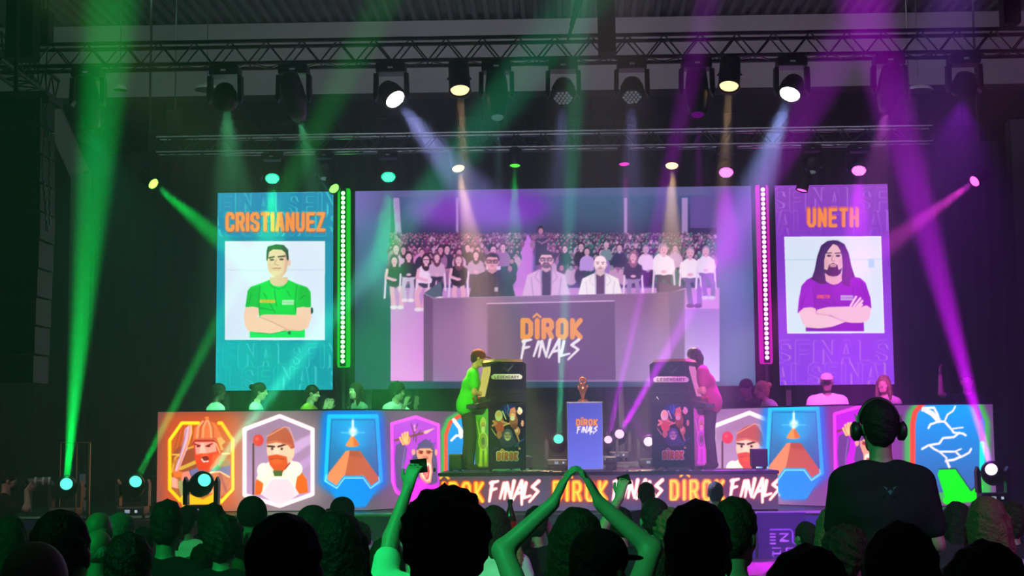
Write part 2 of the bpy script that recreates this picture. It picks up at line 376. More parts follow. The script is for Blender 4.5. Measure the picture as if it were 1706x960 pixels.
# ================================================================ trusses
def truss(name, x0, x1, y, z, size, pitch, label, m, braces=True):
    t = thing(name, label, 'truss', ((x0+x1)/2, y, z)); L = (x1-x0)/2
    for dy in (0, size):
        for dz in (0, size): fin('chord', TB((-L, dy, dz), (L, dy, dz), .024, n=8), m, t)
    n = int(2*L/pitch); zig = {}
    for face in ('front', 'bottom', 'back', 'top'):
        for sgn in (1, -1):
            bm = bmesh.new()
            if face in ('front', 'back'):
                yy = 0 if face == 'front' else size
                tube(bm, (-pitch/2, yy, size if sgn > 0 else 0), (pitch/2, yy, 0 if sgn > 0 else size), .010, n=5, cap=False)
            else:
                zz = 0 if face == 'bottom' else size
                tube(bm, (-pitch/2, size if sgn > 0 else 0, zz), (pitch/2, 0 if sgn > 0 else size, zz), .010, n=5, cap=False)
            me = bpy.data.meshes.new('brace'); bm.to_mesh(me); bm.free(); me.materials.append(m); zig[face, sgn] = me
    for face in ('front', 'bottom') if n > 80 else ('front', 'bottom', 'back'):
        for i in range(n):
            o = link('brace', zig[face, 1 if i % 2 else -1], None, t); o.location = (-L+(i+.5)*pitch, 0, 0)
    return t
p = at(853, 98, 17)
truss('lighting_truss', -6.9, 6.3, 17, p.z, .26, .21, 'black front lighting truss crossing the whole hall above the audience side', STEEL)
ZF = p.z
p = at(853, 246, 22); ZR = p.z
truss('lighting_truss', -5.95, 5.6, 22, p.z, .23, .2, 'slimmer aluminium rear truss hanging right above the LED screens', ALU)
# hanging points up to the roof
def hoist(x, y, z, label):
    t = thing('chain_hoist', label, 'hoist', (x, y, z))
    fin('chain', TB((0, 0, .35), (0, 0, ZD-z), .012), STEEL, t); fin('motor_body', B(-.1, .1, -.1, .1, 0, .36, .02), BLACK, t)
    fin('hook', TB((0, 0, -.06), (0, 0, 0), .02), STEEL, t)
hoist(-5.7, 22.1, ZR+.30, 'chain hoist above the left end of the rear truss'); hoist(5.3, 22.1, ZR+.30, 'chain hoist above the right end of the rear truss')
hoist(-6.0, 17.13, ZF+.34, 'chain hoist above the left end of the front truss'); hoist(5.3, 17.13, ZF+.34, 'chain hoist above the right end of the front truss')
# left truss running toward the camera
t = thing('side_truss', 'dark truss running along the left wall towards the audience', 'truss', (at(97, 170, 19).x, 19, at(97, 170, 19).z))
e = at(0, 97, 15.8)-at(97, 170, 19)
off = [(0, 0, 0), (-.28, 0, 0), (0, 0, .28), (-.28, 0, .28)]
for o_ in off: fin('chord', TB(Vector(o_), Vector(o_)+e, .025), STEEL, t)
n = 14
for i in range(n):
    a0 = e*(i/n); a1 = e*((i+1)/n); s_ = i % 2
    fin('brace', TB(a0+Vector(off[0 if s_ else 2]), a1+Vector(off[2 if s_ else 0]), .011, n=5), STEEL, t)
    fin('brace', TB(a0+Vector(off[0 if s_ else 1]), a1+Vector(off[1 if s_ else 0]), .011, n=5), STEEL, t)
tube_bm = bmesh.new()
# centre speaker hang: column of black cabinets whose bottom shows at the top of the frame
a = at(993, 90, 16.2); b = at(1026, 90, 16.2)
t = thing('hanging_cable_duct', 'black fabric duct with cable loops hanging at the top centre of the frame', 'cable duct', ((a.x+b.x)/2, 16.2, a.z))
w2 = (b.x-a.x)/2
bm = prism([(-w2*.75, 0), (w2, 0), (w2*.65, ZD-a.z), (-w2*.95, ZD-a.z)], -.1, .1); fin('fabric_sleeve', bm, DRAPE, t)
for k in range(5):
    bm = bmesh.new(); pr = None
    for i in range(15):
        u = i/14; pt = Vector((-w2-.02-.16*math.sin(u*math.pi)*(1+.2*k), -.05+.02*k, 1.4-.1*k-1.0*math.sin(u*math.pi)*(.7+.05*k)+u*.15))
        if pr is not None: tube(bm, pr, pt, .012, n=5, cap=False)
        pr = pt
    fin('cable_loop', bm, BLACK, t)
# left hanging column
a = at(12, 100, 15.5); b = at(60, 100, 15.5)
t = thing('hanging_cable_duct', 'black column of cables hanging in the top left corner above the speaker array', 'cable duct', ((a.x+b.x)/2, 15.5, a.z))
w2 = (b.x-a.x)/2
fin('fabric_sleeve', prism([(-w2*.9, 0), (w2, 0), (w2, ZD-a.z), (-w2*.8, ZD-a.z)], -.12, .12), DRAPE, t)
# line array
a = at(2, 165, 15); b = at(74, 165, 15); c = at(30, 640, 15)
t = thing('line_array_speaker', 'tall black column of stacked line array speakers at the left edge', 'speaker', ((a.x+b.x)/2-.15, 15, c.z))
H = a.z-c.z; nb = 10
for i in range(nb):
    z0 = H*i/nb; bm = prism([(-.42, z0+.01), (.36, z0+.01), (.36, z0+H/nb-.012), (-.42, z0+H/nb-.012)], -.02*abs(nb/2-i), .45-.02*abs(nb/2-i))
    o = fin('speaker_box', bm, mat('speaker_cabinet', (.010, .011, .012), .6, 0, .3, 30), t)
    fin('grille', B(-.38, .32, -.02*abs(nb/2-i)-.012, -.02*abs(nb/2-i)-.002, z0+.03, z0+H/nb-.03), mat('speaker_grille', (.006, .007, .007), .5), o)
fin('fly_frame', B(-.45, .4, 0, .5, H, H+.08), STEEL, t); fin('hanging_bar', TB((0, .2, H+.06), (0, .2, ZD-c.z), .025), STEEL, t)
# chain hanging in front of it
t = thing('hanging_chain', 'loose doubled steel chain hanging at the left beside the speaker array', 'chain', (at(78, 380, 14.6).x, 14.6, at(78, 380, 14.6).z))
CH = mat('chain_steel', (.35, .38, .36), .35, .9)
zt = at(74, 170, 14.6).z-t.location.z
bm = bmesh.new()
for side in (-1, 1):
    z = .0; k = 0
    while z < zt:
        f = z/zt; x = side*(.045*min(1, z/.35)*(1-.7*f))-.05*f+.012*math.sin(z*9+side); dx = .014 if k % 2 else 0; dy = 0 if k % 2 else .014
        bmesh.ops.create_cone(bm, cap_ends=False, segments=6, radius1=.011+.004*(k % 2), radius2=.008+.004*(k % 2), depth=.055, matrix=Matrix.Translation((x+dx, dy, z)))
        z += .05; k += 1
o = fin('chain_links', bm, CH, t); o['kind'] = 'stuff'
fin('shackle', B(-.07, .0, -.02, .02, zt-.02, zt+.06, .005), STEEL, t)
fin('hanging_wire', TB((-.04, 0, zt+.05), (-.04, 0, ZD-t.location.z), .006), STEEL, t)
# high-bay lamps and small ceiling lamps, switched off
PALE = mat('lamp_shade_pale', (.5, .52, .5), .5, .2)
def highbay(px, py, Y, r, label):
    p = at(px, py, Y); t = thing('pendant_lamp', label, 'lamp', p, 0)
    fin('lamp_shade', lathe([(r, 0), (r, .03), (r*.8, .06), (r*.3, .09), (r*.12, .11)], 18), PALE, t); fin('stem', TB((0, 0, .22), (0, 0, ZD-p.z), .008), STEEL, t)
highbay(200, 150, 23, .11, 'small pale pendant lamp inside the wide green beam at top left')
highbay(345, 150, 23, .20, 'pale dish pendant lamp left of the green rimmed fixture')
highbay(1530, 152, 23, .22, 'pale dish pendant lamp hanging right of centre near the violet beams')
for px, w, lab in ((273, .15, 'leftmost'), (481, .16, 'second from left'), (803, .15, 'third from left'), (985, .42, 'longest centre'), (1040, .18, 'short one right of the longest'), (1603, .2, 'rightmost')):
    p = at(px, 208, 28.5); t = thing('batten_lamp', f'{lab} unlit pale lamp on the far dark ceiling', 'lamp', p)
    fin('lamp_body', B(-w, w, -.06, .06, 0, .07, .02), PALE, t); fin('stem', TB((0, 0, .06), (0, 0, ZD+.06-p.z), .01), STEEL, t)
# ================================================================ LED screens
SILVER = mat('screen_frame_metal', (.05, .05, .055), .5, .3)
def screen(label, x0, x1, cv, step):
    z0, z1, y = 2.28, 5.36, 23.0
    t = thing('led_screen', label, 'screen', ((x0+x1)/2, y, z0)); w = (x1-x0)/2
    fin('cabinet_frame', B(-w, w, .01, .12, 0, z1-z0), SILVER, t)
    for sx in ((-w+.15, w-.15) if w < 1.5 else (-w+.2, -w/3, w/3, w-.2)):
        fin('support_mast', B(sx-.04, sx+.04, .13, .21, .57-z0, z1-z0), BLACK, t)
        fin('foot_plate', B(sx-.2, sx+.2, .13, .5, .57-z0, .60-z0), STEEL, t)
    face_local('display_face', (x0, y), (x1, y), z0, z1, cv, step, led_face_mat(), t)
    return t
def person_bust(cv, cx, top, s, hair, shirt, skin=(215, 150, 190), glasses=False, longh=False, w=1.0, arms=True):
    """small seated spectator as the live picture shows it; s = head height in px"""
    cv.ell(cx, top+s*2.05, s*.95*w, s*1.0, shirt); cv.poly([(cx-s*.95*w, top+s*1.9), (cx+s*.95*w, top+s*1.9), (cx+s*.85*w, top+s*3.0), (cx-s*.85*w, top+s*3.0)], shirt)
    if longh: cv.ell(cx, top+s*.8, s*.52, s*.95, hair)
    cv.ell(cx, top+s*.45, s*.42, s*.5, hair); cv.ell(cx, top+s*.62, s*.34, s*.44, skin)
    cv.poly([(cx-s*.15, top+s*.9), (cx+s*.15, top+s*.9), (cx+s*.2, top+s*1.25), (cx-s*.2, top+s*1.25)], skin)
    if s > 9:
        dk = tuple(v*.45 for v in skin)
        for e in (-1, 1): cv.ell(cx+e*s*.14, top+s*.55, s*.06, s*.04, dk)
        cv.ell(cx, top+s*.84, s*.12, s*.035, dk)
        if glasses: cv.line([(cx-s*.28, top+s*.55), (cx+s*.28, top+s*.55)], s*.07, (40, 20, 50))
def diroks(cv, x, y, w, h, c0=(240, 150, 60), th=None, outline=None):
    th = th or h*.2
    if outline: text(cv, 'DIROK', x-th*.25, y-th*.25, w+th*.5, h+th*.5, th*1.6, outline, gap=-.1); 
    text(cv, 'DIROK', x, y, w, h, th, c0)
def circumflex(cv, x, y, w, col, th):
    cv.line([(x-w/2, y), (x, y-w*.45), (x+w/2, y)], th, col)

# ---- centre screen: live picture of judges' desk and audience
cv = Canvas(585, 310, 1265, 652, 2, (52, 84, 112))
R_ = random.Random(3)
cv.vgrad([(585, 310), (1265, 310), (1265, 652), (585, 652)], (92, 92, 150), (34, 62, 84))
for x, c, r, al in ((600, (120, 110, 190), 26, .7), (625, (70, 130, 160), 34, .6), (620, (20, 46, 74), 40, .7)):
    cv.ell(x, {600: 345, 625: 420, 620: 560}[x], r, r*1.8, c, al, 14)
cv.poly([(1190, 314), (1262, 314), (1264, 440), (1192, 440)], (110, 52, 168), .8, 12); cv.poly([(1196, 450), (1262, 450), (1264, 648), (1198, 648)], (72, 106, 160), .8, 14)
cv.poly([(1205, 560), (1262, 540), (1262, 645), (1200, 645)], (96, 130, 160), .6, 10)
PX = [(651, 329), (1192, 326), (1199, 636), (651, 635)]
cv.vgrad(PX, (86, 62, 150), (80, 60, 110)); cv.vgrad([(651, 329), (1192, 326), (1194, 392), (651, 392)], (70, 84, 140), (50, 40, 86))
cv.ell(790, 350, 110, 30, (140, 50, 200), .8, 12); cv.ell(860, 345, 60, 26, (120, 50, 190), .7, 10); cv.ell(1010, 350, 80, 40, (50, 100, 120), .5, 16); cv.poly([(1150, 328), (1192, 327), (1194, 380), (1150, 380)], (96, 74, 150), .9)
for x, w in ((655, 10), (760, 4), (1040, 5), (1136, 10)):
    cv.poly([(x, 330), (x+w, 330), (x+w+4*(x < 700), 392), (x+4*(x < 700), 392)], (190, 150, 215), .8)
for yy in (337, 345, 354, 362, 371): cv.line([(655, yy), (1190, yy-2)], .6, (90, 100, 160), .4)
# floor
cv.vgrad([(651, 480), (1199, 480), (1199, 636), (651, 635)], (190, 130, 205), (236, 140, 240)); cv.vgrad([(1130, 515), (1199, 515), (1199, 636), (1130, 636)], (150, 110, 190), (205, 185, 240))
cv.poly([(872, 392), (890, 392), (886, 500), (850, 500)], (205, 110, 220), .9, 2)
# far crowd, row by row
row = 386.; s = 3.2
while row < 440:
    x = 651+R_.random()*s
    while x < 1194:
        aisle = abs(x-880) < 4+(row-386)*.28
        if not aisle:
            u = (x-651)/540; base = R_.choice([(96, 40, 100), (60, 34, 84), (150, 90, 150), (40, 60, 84), (54, 108, 110) if u > .5 else (126, 50, 120), (190, 140, 190)])
            sk = (190, 110, 160) if u < .55 else (150, 140, 170)
            j = R_.random()*3; hr = R_.choice([(40, 18, 50), (60, 26, 60), (30, 30, 50)])
            cv.ell(x, row+j+s*1.7, s*.9, s*1.2, base); cv.ell(x, row+j+s*.4, s*.42, s*.5, hr); cv.ell(x, row+j+s*.6, s*.32, s*.4, sk, .9)
        x += s*(1.25+R_.random()*.7)
    row += s*.95; s *= 1.16
# cameraman in the aisle
cv.poly([(892, 398), (910, 396), (914, 440), (892, 442)], (44, 26, 66)); cv.ell(901, 382, 5.2, 6.5, (34, 18, 40)); cv.ell(901, 385, 4, 5, (180, 110, 150)); cv.line([(896, 402), (903, 406), (910, 402)], 2.5, (150, 90, 140))
# white chairs and front rows
def chair2(x, y, w, h):
    for dx in (-.5, .5): cv.line([(x+dx*w, y), (x+dx*w*1.15, y+h)], 3.2, (225, 195, 235))
    cv.line([(x-w*.45, y+h*.25), (x+w*.45, y+h*.25)], 3, (205, 170, 220))
def sitter(x, top, s, hair, shirt, legs, skin=(226, 160, 200), longh=False, shoes=(230, 210, 235), dirx=0, glasses=False, bare=False):
    chair2(x, top+s*2.4, s*1.9, s*2.3)
    lg = skin if bare else legs
    cv.line([(x-s*.3, top+s*2.9), (x-s*.5+dirx, top+s*4.2), (x-s*.3+dirx, top+s*5.6)], s*.5, lg); cv.line([(x+s*.3, top+s*2.9), (x+s*.55+dirx, top+s*4.2), (x+s*.4+dirx*1.4, top+s*5.6)], s*.5, lg)
    cv.ell(x, top+s*3.0, s*.8, s*.5, legs)
    for d in (-.35, .4): cv.ell(x+s*d+dirx, top+s*5.75, s*.4, s*.22, shoes)
    person_bust(cv, x, top, s, hair, shirt, skin, glasses, longh)
    cv.line([(x-s*.8, top+s*1.6), (x-s*.95, top+s*2.4), (x-s*.1, top+s*2.7)], s*.32, shirt if not bare else skin); cv.line([(x+s*.8, top+s*1.6), (x+s*.95, top+s*2.4), (x+s*.1, top+s*2.7)], s*.32, shirt)
    cv.ell(x, top+s*2.7, s*.3, s*.16, skin)
mid = [(745, 408, 13, (50, 24, 50), (60, 40, 80)), (779, 406, 12, (50, 24, 60), (44, 30, 60)), (822, 408, 14, (46, 20, 50), (225, 190, 235)), (838, 405, 13, (80, 30, 60), (150, 90, 160)),
       (941, 408, 11, (40, 30, 50), (34, 26, 60)), (968, 404, 13, (40, 26, 50), (40, 26, 60)), (978, 412, 13, (50, 30, 60), (180, 140, 220)), (1003, 414, 14, (60, 30, 60), (150, 110, 190)),
       (1032, 406, 13, (40, 24, 50), (40, 40, 86)), (1076, 408, 14, (150, 110, 160), (225, 190, 235)), (1102, 406, 15, (150, 120, 160), (236, 215, 240)), (1125, 407, 13, (60, 40, 70), (190, 150, 200)), (660, 406, 15, (80, 36, 70), (120, 60, 130)), (700, 410, 12, (60, 26, 60), (200, 120, 190)), (1010, 404, 10, (200, 160, 190), (110, 130, 150))]
for m_ in mid: person_bust(cv, m_[0], m_[1], m_[2], m_[3], m_[4], (214, 150, 190) if m_[0] < 950 else (200, 150, 190))
for k in range(5): person_bust(cv, 672+k*31, 410+(k % 2)*4, 12, (66, 26, 60), [(210, 150, 210), (50, 30, 70), (150, 90, 150)][k % 3], (205, 130, 180), longh=k % 2 == 0)
sitter(657, 426, 15, (70, 30, 70), (50, 30, 70), (60, 40, 80), longh=True, bare=True, dirx=4)
sitter(681, 420, 14, (60, 26, 60), (48, 28, 64), (200, 170, 215), longh=True, dirx=-2)
sitter(710, 424, 16, (60, 26, 56), (236, 200, 240), (70, 50, 90), longh=True, bare=True, dirx=-8, glasses=True)
sitter(728, 422, 13, (100, 50, 80), (200, 150, 200), (60, 40, 80), longh=True)
sitter(764, 425, 15, (110, 60, 90), (48, 30, 60), (50, 30, 60), longh=True, bare=True)
sitter(793, 418, 13, (60, 30, 60), (180, 140, 190), (60, 50, 90), longh=True)
sitter(1055, 420, 15, (150, 90, 130), (60, 44, 90), (150, 120, 180), longh=True)
sitter(1106, 407, 17, (170, 130, 170), (238, 218, 244), (70, 50, 100), shoes=(60, 50, 80))
sitter(1150, 412, 17, (170, 140, 180), (238, 218, 244), (120, 90, 160), dirx=6, shoes=(70, 60, 90))
sitter(1176, 410, 15, (160, 130, 170), (225, 205, 236), (110, 90, 150), dirx=4, shoes=(200, 190, 220))
# three people at the desk
def host(x, top, s, hair, jacket, tee, skin, glasses, bald=False, beard=None, fold=(150, 110, 170)):
    cv.poly([(x-s*.5, top+s*1.25), (x-s*1.25, top+s*1.6), (x-s*1.65, top+s*3.2), (x+s*1.65, top+s*3.2), (x+s*1.25, top+s*1.6), (x+s*.5, top+s*1.25)], jacket, 1, .4)
    cv.poly([(x-s*.3, top+s*1.2), (x+s*.3, top+s*1.2), (x+s*.32, top+s*3.2), (x-s*.26, top+s*3.2)], tee)
    for sd in (-1, 1):
        cv.line([(x+sd*s*.38, top+s*1.2), (x+sd*s*.3, top+s*3.1)], s*.09, fold, .8); cv.line([(x+sd*s*1.0, top+s*1.8), (x+sd*s*.85, top+s*3.1)], s*.07, fold, .6); cv.line([(x+sd*s*.5, top+s*1.3), (x+sd*s*.75, top+s*1.75), (x+sd*s*.45, top+s*2.1)], s*.06, fold, .7)
    cv.poly([(x-s*.25, top+s*.8), (x+s*.25, top+s*.8), (x+s*.32, top+s*1.25), (x, top+s*1.45), (x-s*.32, top+s*1.25)], tuple(v*.88 for v in skin))
    if not bald: cv.ell(x, top+s*.42, s*.5, s*.46, hair)
    cv.ell(x, top+s*.6, s*.42, s*.55, skin)
    if bald: cv.ell(x, top+s*.42, s*.42, s*.42, tuple(min(255, v*1.08) for v in skin))
    else: cv.poly([(x-s*.46, top+s*.5), (x-s*.4, top+s*.1), (x, top-s*.05), (x+s*.42, top+s*.12), (x+s*.46, top+s*.5), (x+s*.36, top+s*.28), (x-s*.3, top+s*.26)], hair)
    for sd in (-1, 1): cv.ell(x+sd*s*.43, top+s*.65, s*.07, s*.12, tuple(v*.9 for v in skin))
    if beard: cv.ell(x, top+s*.98, s*.3, s*.2, beard, .75, .3); cv.ell(x, top+s*.82, s*.2, s*.06, beard, .8)
    dk = (70, 40, 70)
    for sd in (-1, 1): cv.ell(x+sd*s*.18, top+s*.58, s*.07, s*.035, dk); cv.line([(x+sd*s*.08, top+s*.47), (x+sd*s*.3, top+s*.46)], s*.05, dk, .8)
    cv.ell(x, top+s*.74, s*.07, s*.06, tuple(v*.85 for v in skin)); cv.ell(x, top+s*.9, s*.13, s*.035, (180, 90, 120))
    if glasses:
        for sd in (-1, 1): cv.line([(x+sd*s*.05, top+s*.5), (x+sd*s*.36, top+s*.5), (x+sd*s*.34, top+s*.68), (x+sd*s*.08, top+s*.68)], s*.06, (60, 24, 60), closed=True)
host(820, 422, 24, (54, 28, 56), (52, 42, 78), (40, 32, 66), (222, 150, 180), True, fold=(80, 66, 104)); cv.poly([(824, 479), (830, 479), (830, 486), (824, 486)], (190, 170, 200))
host(910, 418, 25, (56, 34, 64), (214, 168, 218), (60, 36, 72), (232, 170, 196), True, beard=(70, 40, 70))
host(1000, 426, 24, (0, 0, 0), (240, 226, 240), (96, 58, 110), (240, 204, 220), False, True, beard=(205, 170, 190), fold=(190, 170, 210))
# desk
cv.poly([(706, 489), (735, 468), (737, 492), (722, 497)], (84, 92, 120)); cv.poly([(1098, 470), (1141, 479), (1141, 484), (1114, 490), (1098, 489)], (104, 70, 120)); cv.line([(706, 489), (722, 497)], 1.2, (220, 190, 230)); cv.line([(1141, 481), (1114, 489)], 1.2, (235, 200, 240))
cv.poly([(706, 489), (722, 497), (722, 636), (706, 636)], (110, 70, 120))
cv.vgrad([(722, 497), (1114, 488), (1120, 636), (722, 636)], (132, 92, 140), (150, 118, 170)); cv.ell(770, 570, 50, 60, (168, 112, 168), .6, 16); cv.ell(1080, 590, 40, 60, (160, 120, 185), .5, 16)
cv.line([(722, 497), (1114, 488)], 1, (170, 130, 180)); cv.line([(1114, 488), (1120, 636)], 1, (100, 70, 120)); cv.poly([(1114, 488), (1141, 482), (1141, 636), (1120, 636)], (116, 84, 140))
cv.vgrad([(811, 506), (1023, 502), (1025, 633), (812, 635)], (112, 76, 122), (104, 66, 118)); cv.line([(811, 506), (1023, 501.5)], 1.6, (225, 185, 225)); cv.line([(812, 507), (813, 634)], .8, (140, 100, 150)); cv.line([(1023, 503), (1025, 633)], 1, (80, 50, 96))
diroks(cv, 867, 530, 104, 36, (238, 150, 66), 8.2); cv.poly([(880, 545), (880, 545), (881, 546)], (0, 0, 0)); circumflex(cv, 894.5, 528.5, 12, (238, 160, 80), 3.4)
brush(cv, 868, 566, 96, 30, 4.6, (236, 226, 240))
for k in range(34): xx = 653+k*1.5; cv.line([(652, 600+(k % 4)*9), (704, 601+(k % 4)*9)], .4, (180, 110, 190), .3) if k < 4 else None
cv.finish(.45)
screen('wide central LED screen showing three people at a desk before a seated audience', at(591.5, 480, 23).x, at(1255, 480, 23).x, cv, .0112)

# ---- outlined word pattern
def outlines(cv, s, x, y, w, h, th, col, bg, alpha=.6):
    text(cv, s, x, y, w, h, th, col, alpha=.95); text(cv, s, x+.9, y+.9, w-1.8, h-1.8, th-1.8, bg, alpha=.95)
def side_bg(cv, x0, x1, y0, y1, ca, cb, lc, top2):
    cv.vgrad([(x0, y0), (x1, y0), (x1, y1), (x0, y1)], ca, cb)
    W_ = x1-x0
    for (yy, txt, dx) in top2: outlines(cv, txt, x0+dx, yy, W_*1.08, 42, 8, lc, ca if yy < (y0+y1)/2 else cb, .55)
# left screen
cv = Canvas(355, 312, 560, 658, 3, (0, 130, 160))
side_bg(cv, 355, 560, 316, 655, (28, 132, 178), (2, 160, 172), (60, 190, 200), ((320, 'SFINALSFIN', -14), (352, 'ALSFINALS', -6), (572, 'SFINALSFIN', -10), (610, 'ALSEINALS', -6)))
cv.ell(365, 590, 40, 50, (0, 196, 190), .5, 18); cv.ell(420, 330, 60, 14, (70, 150, 210), .35, 12)
cv.poly([(360, 396), (556, 396), (556, 404), (360, 404)], (20, 110, 150), .3, 2)
text(cv, 'CRISTIANUEZ', 375, 353, 168, 34, 6.8, (235, 130, 70), gap=.1); text(cv, 'CRISTIANUEZ', 377, 355, 166, 33, 5.6, (160, 90, 90), gap=.3); text(cv, 'CRISTIANUEZ', 376, 354, 166, 32, 5.2, (246, 150, 70), gap=.42)
cv.poly([(375, 402), (541.5, 402), (541, 567), (375, 566.5)], (225, 240, 250)); cv.vgrad([(377, 404), (539.5, 404), (539, 564), (377, 564)], (222, 234, 255), (214, 228, 252)); cv.line([(377, 450), (539, 450)], 1.2, (180, 200, 225), .7)

cv.tr(395, 400, 5.65)
SK1 = (240, 188, 172); SKD = (214, 150, 138); G1 = (8, 214, 60); G2 = (6, 150, 44)
cv.ell(703, 665, 14, 30, (30, 40, 50))
cv.poly([(305, 375), (230, 405), (130, 440), (100, 480), (78, 630), (200, 640), (210, 720), (125, 840), (120, 918), (638, 918), (635, 840), (555, 715), (560, 635), (695, 632), (690, 490), (660, 445), (560, 410), (475, 372), (390, 440)], (10, 196, 56))
cv.poly([(120, 860), (638, 850), (638, 918), (120, 918)], (6, 222, 90))
cv.poly([(130, 445), (220, 430), (200, 640), (80, 628), (100, 480)], (8, 176, 50), .9, .4); cv.poly([(600, 430), (660, 445), (692, 490), (695, 632), (560, 640), (575, 480)], (8, 178, 50), .9, .4)
cv.line([(300, 385), (330, 440), (390, 462), (450, 442), (478, 385)], 14, (8, 160, 50)); 
for L_ in ([(215, 430), (205, 560), (210, 700)], [(560, 430), (548, 560), (552, 690)], [(350, 470), (370, 620)], [(250, 500), (330, 640), (360, 690)], [(470, 480), (500, 530)], [(585, 560), (640, 520)], [(215, 640), (330, 660)], [(130, 520), (110, 600)]): cv.line(L_, 8, (6, 120, 40), .8, .4)
cv.poly([(305, 350), (475, 350), (478, 395), (440, 428), (390, 438), (340, 428), (308, 395)], (226, 170, 156))
cv.poly([(278, 100), (290, 60), (370, 40), (440, 48), (480, 90), (488, 200), (470, 240), (455, 130), (420, 85), (330, 88), (295, 120), (290, 210), (275, 190)], (46, 52, 50))
cv.poly([(285, 130), (330, 85), (430, 85), (470, 130), (478, 230), (462, 300), (425, 345), (380, 356), (335, 340), (300, 300), (284, 230)], SK1)
cv.poly([(440, 120), (470, 140), (478, 230), (462, 300), (425, 345), (400, 352), (440, 290), (452, 200)], SKD, .6, .8)
cv.ell(490, 215, 14, 34, (236, 190, 176))
cv.poly([(278, 100), (300, 60), (370, 40), (440, 48), (480, 90), (486, 180), (470, 190), (455, 120), (420, 92), (340, 88), (300, 110), (290, 180), (280, 170)], (44, 50, 48))
cv.line([(303, 168), (348, 158)], 14, (50, 34, 34)); cv.line([(388, 158), (448, 152)], 14, (46, 32, 32)); cv.ell(328, 187, 24, 12, (206, 150, 140)); cv.ell(418, 182, 24, 12, (206, 140, 132)); cv.ell(328, 187, 19, 9, (60, 40, 40)); cv.ell(418, 182, 19, 9, (84, 50, 50)); cv.poly([(284, 230), (300, 210), (345, 235), (330, 300), (300, 300)], (226, 160, 148), .6, 1.2)
cv.line([(368, 185), (352, 228), (388, 238)], 9, (190, 116, 104), .9); cv.line([(335, 268), (375, 266), (410, 268)], 11, (176, 84, 84)); cv.line([(345, 282), (400, 282)], 6, (214, 130, 126), .8); cv.ell(375, 340, 30, 8, (205, 150, 140), .5, .6)
cv.poly([(210, 560), (358, 562), (358, 595), (210, 592)], (196, 168, 44)); 
for i in range(8): cv.ell(432+i*14, 575, 7, 12, (225, 240, 225)); cv.ell(430+i*14, 600, 7, 11, (225, 240, 225)); cv.ell(434+i*14, 576, 3, 6, (90, 150, 110)); cv.ell(432+i*14, 600, 3, 5, (90, 150, 110))
SKA = (244, 196, 178)
cv.poly([(80, 636), (140, 626), (200, 636), (206, 700), (160, 760), (100, 850), (74, 800), (62, 700)], SKA); cv.poly([(560, 640), (620, 628), (694, 640), (696, 740), (660, 840), (600, 800), (556, 715)], SKA)
cv.poly([(210, 720), (240, 702), (300, 700), (520, 705), (600, 705), (660, 760), (655, 830), (600, 856), (480, 850), (330, 775)], (244, 190, 172))
cv.poly([(64, 740), (110, 720), (220, 728), (340, 780), (470, 845), (330, 882), (190, 870), (100, 855)], (248, 196, 176)); cv.line([(215, 726), (330, 770), (480, 848)], 6, (190, 120, 110), .8, .3); cv.line([(195, 872), (320, 884), (450, 858)], 6, (40, 130, 60), .8); cv.ell(470, 848, 26, 10, (225, 160, 145)); cv.ell(492, 875, 14, 16, (30, 60, 40))
cv.finish(.35)
screen('left portrait LED screen in teal with a short haired player in a green T-shirt', at(361, 480, 23).x, at(554.8, 480, 23).x, cv, .0085)
# right screen
cv = Canvas(1284, 304, 1498, 648, 3, (120, 50, 210))
side_bg(cv, 1284, 1498, 306, 646, (138, 66, 190), (140, 62, 238), (176, 110, 225), ((312, 'SFINALSFIN', 4), (350, 'ALSFINALS', 10), (566, 'SFINALSFI', 10), (604, 'ALSFINALS', 6)))
cv.ell(1390, 420, 120, 70, (110, 36, 190), .55, 26)
text(cv, 'UNETH', 1343, 344, 88, 35, 7.0, (200, 90, 120), gap=.15); text(cv, 'UNETH', 1345, 347, 86, 32, 5.2, (244, 140, 66), gap=.6)
cv.poly([(1306.5, 394.5), (1468, 393.5), (1473.5, 555), (1311.5, 556)], (238, 240, 252)); cv.vgrad([(1308, 396), (1466, 395.5), (1471, 553), (1313, 554)], (216, 226, 250), (208, 232, 244)); cv.line([(1309, 433), (1469, 432)], 1.4, (160, 205, 225), .7); cv.poly([(1446, 432), (1456, 432), (1457, 446), (1447, 446)], (140, 205, 230), .8, .8)
cv.tr(1320, 390, 5.65)
V1 = (132, 20, 180); HR = (52, 26, 84); SK2 = (232, 184, 196)
cv.poly([(200, 400), (140, 430), (85, 490), (50, 740), (215, 700), (225, 730), (128, 860), (128, 917), (676, 917), (672, 830), (640, 700), (745, 700), (735, 600), (690, 460), (640, 415), (560, 400), (390, 480)], V1)
cv.poly([(140, 430), (210, 440), (215, 690), (52, 745), (60, 620), (90, 490)], (150, 26, 205), .8, .6)
for L_ in ([(195, 490), (215, 690)], [(575, 480), (570, 560)], [(340, 500), (400, 660)], [(400, 660), (400, 690)], [(255, 640), (360, 660)], [(640, 440), (700, 600)], [(110, 600), (80, 700)]): cv.line(L_, 8, (84, 10, 130), .7, .5)
cv.poly([(310, 370), (470, 370), (470, 440), (430, 470), (390, 478), (350, 468), (312, 430)], (222, 168, 180))
cv.line([(310, 440), (350, 478), (395, 490), (440, 474), (470, 445)], 8, (92, 14, 140))
cv.poly([(300, 130), (340, 100), (385, 92), (430, 105), (462, 140), (474, 230), (466, 320), (440, 370), (390, 385), (330, 370), (302, 320), (296, 230)], SK2)
cv.poly([(385, 92), (345, 140), (312, 190), (300, 250), (300, 330), (310, 400), (318, 470), (262, 470), (180, 425), (210, 340), (235, 210), (270, 110), (330, 66), (385, 58)], HR)
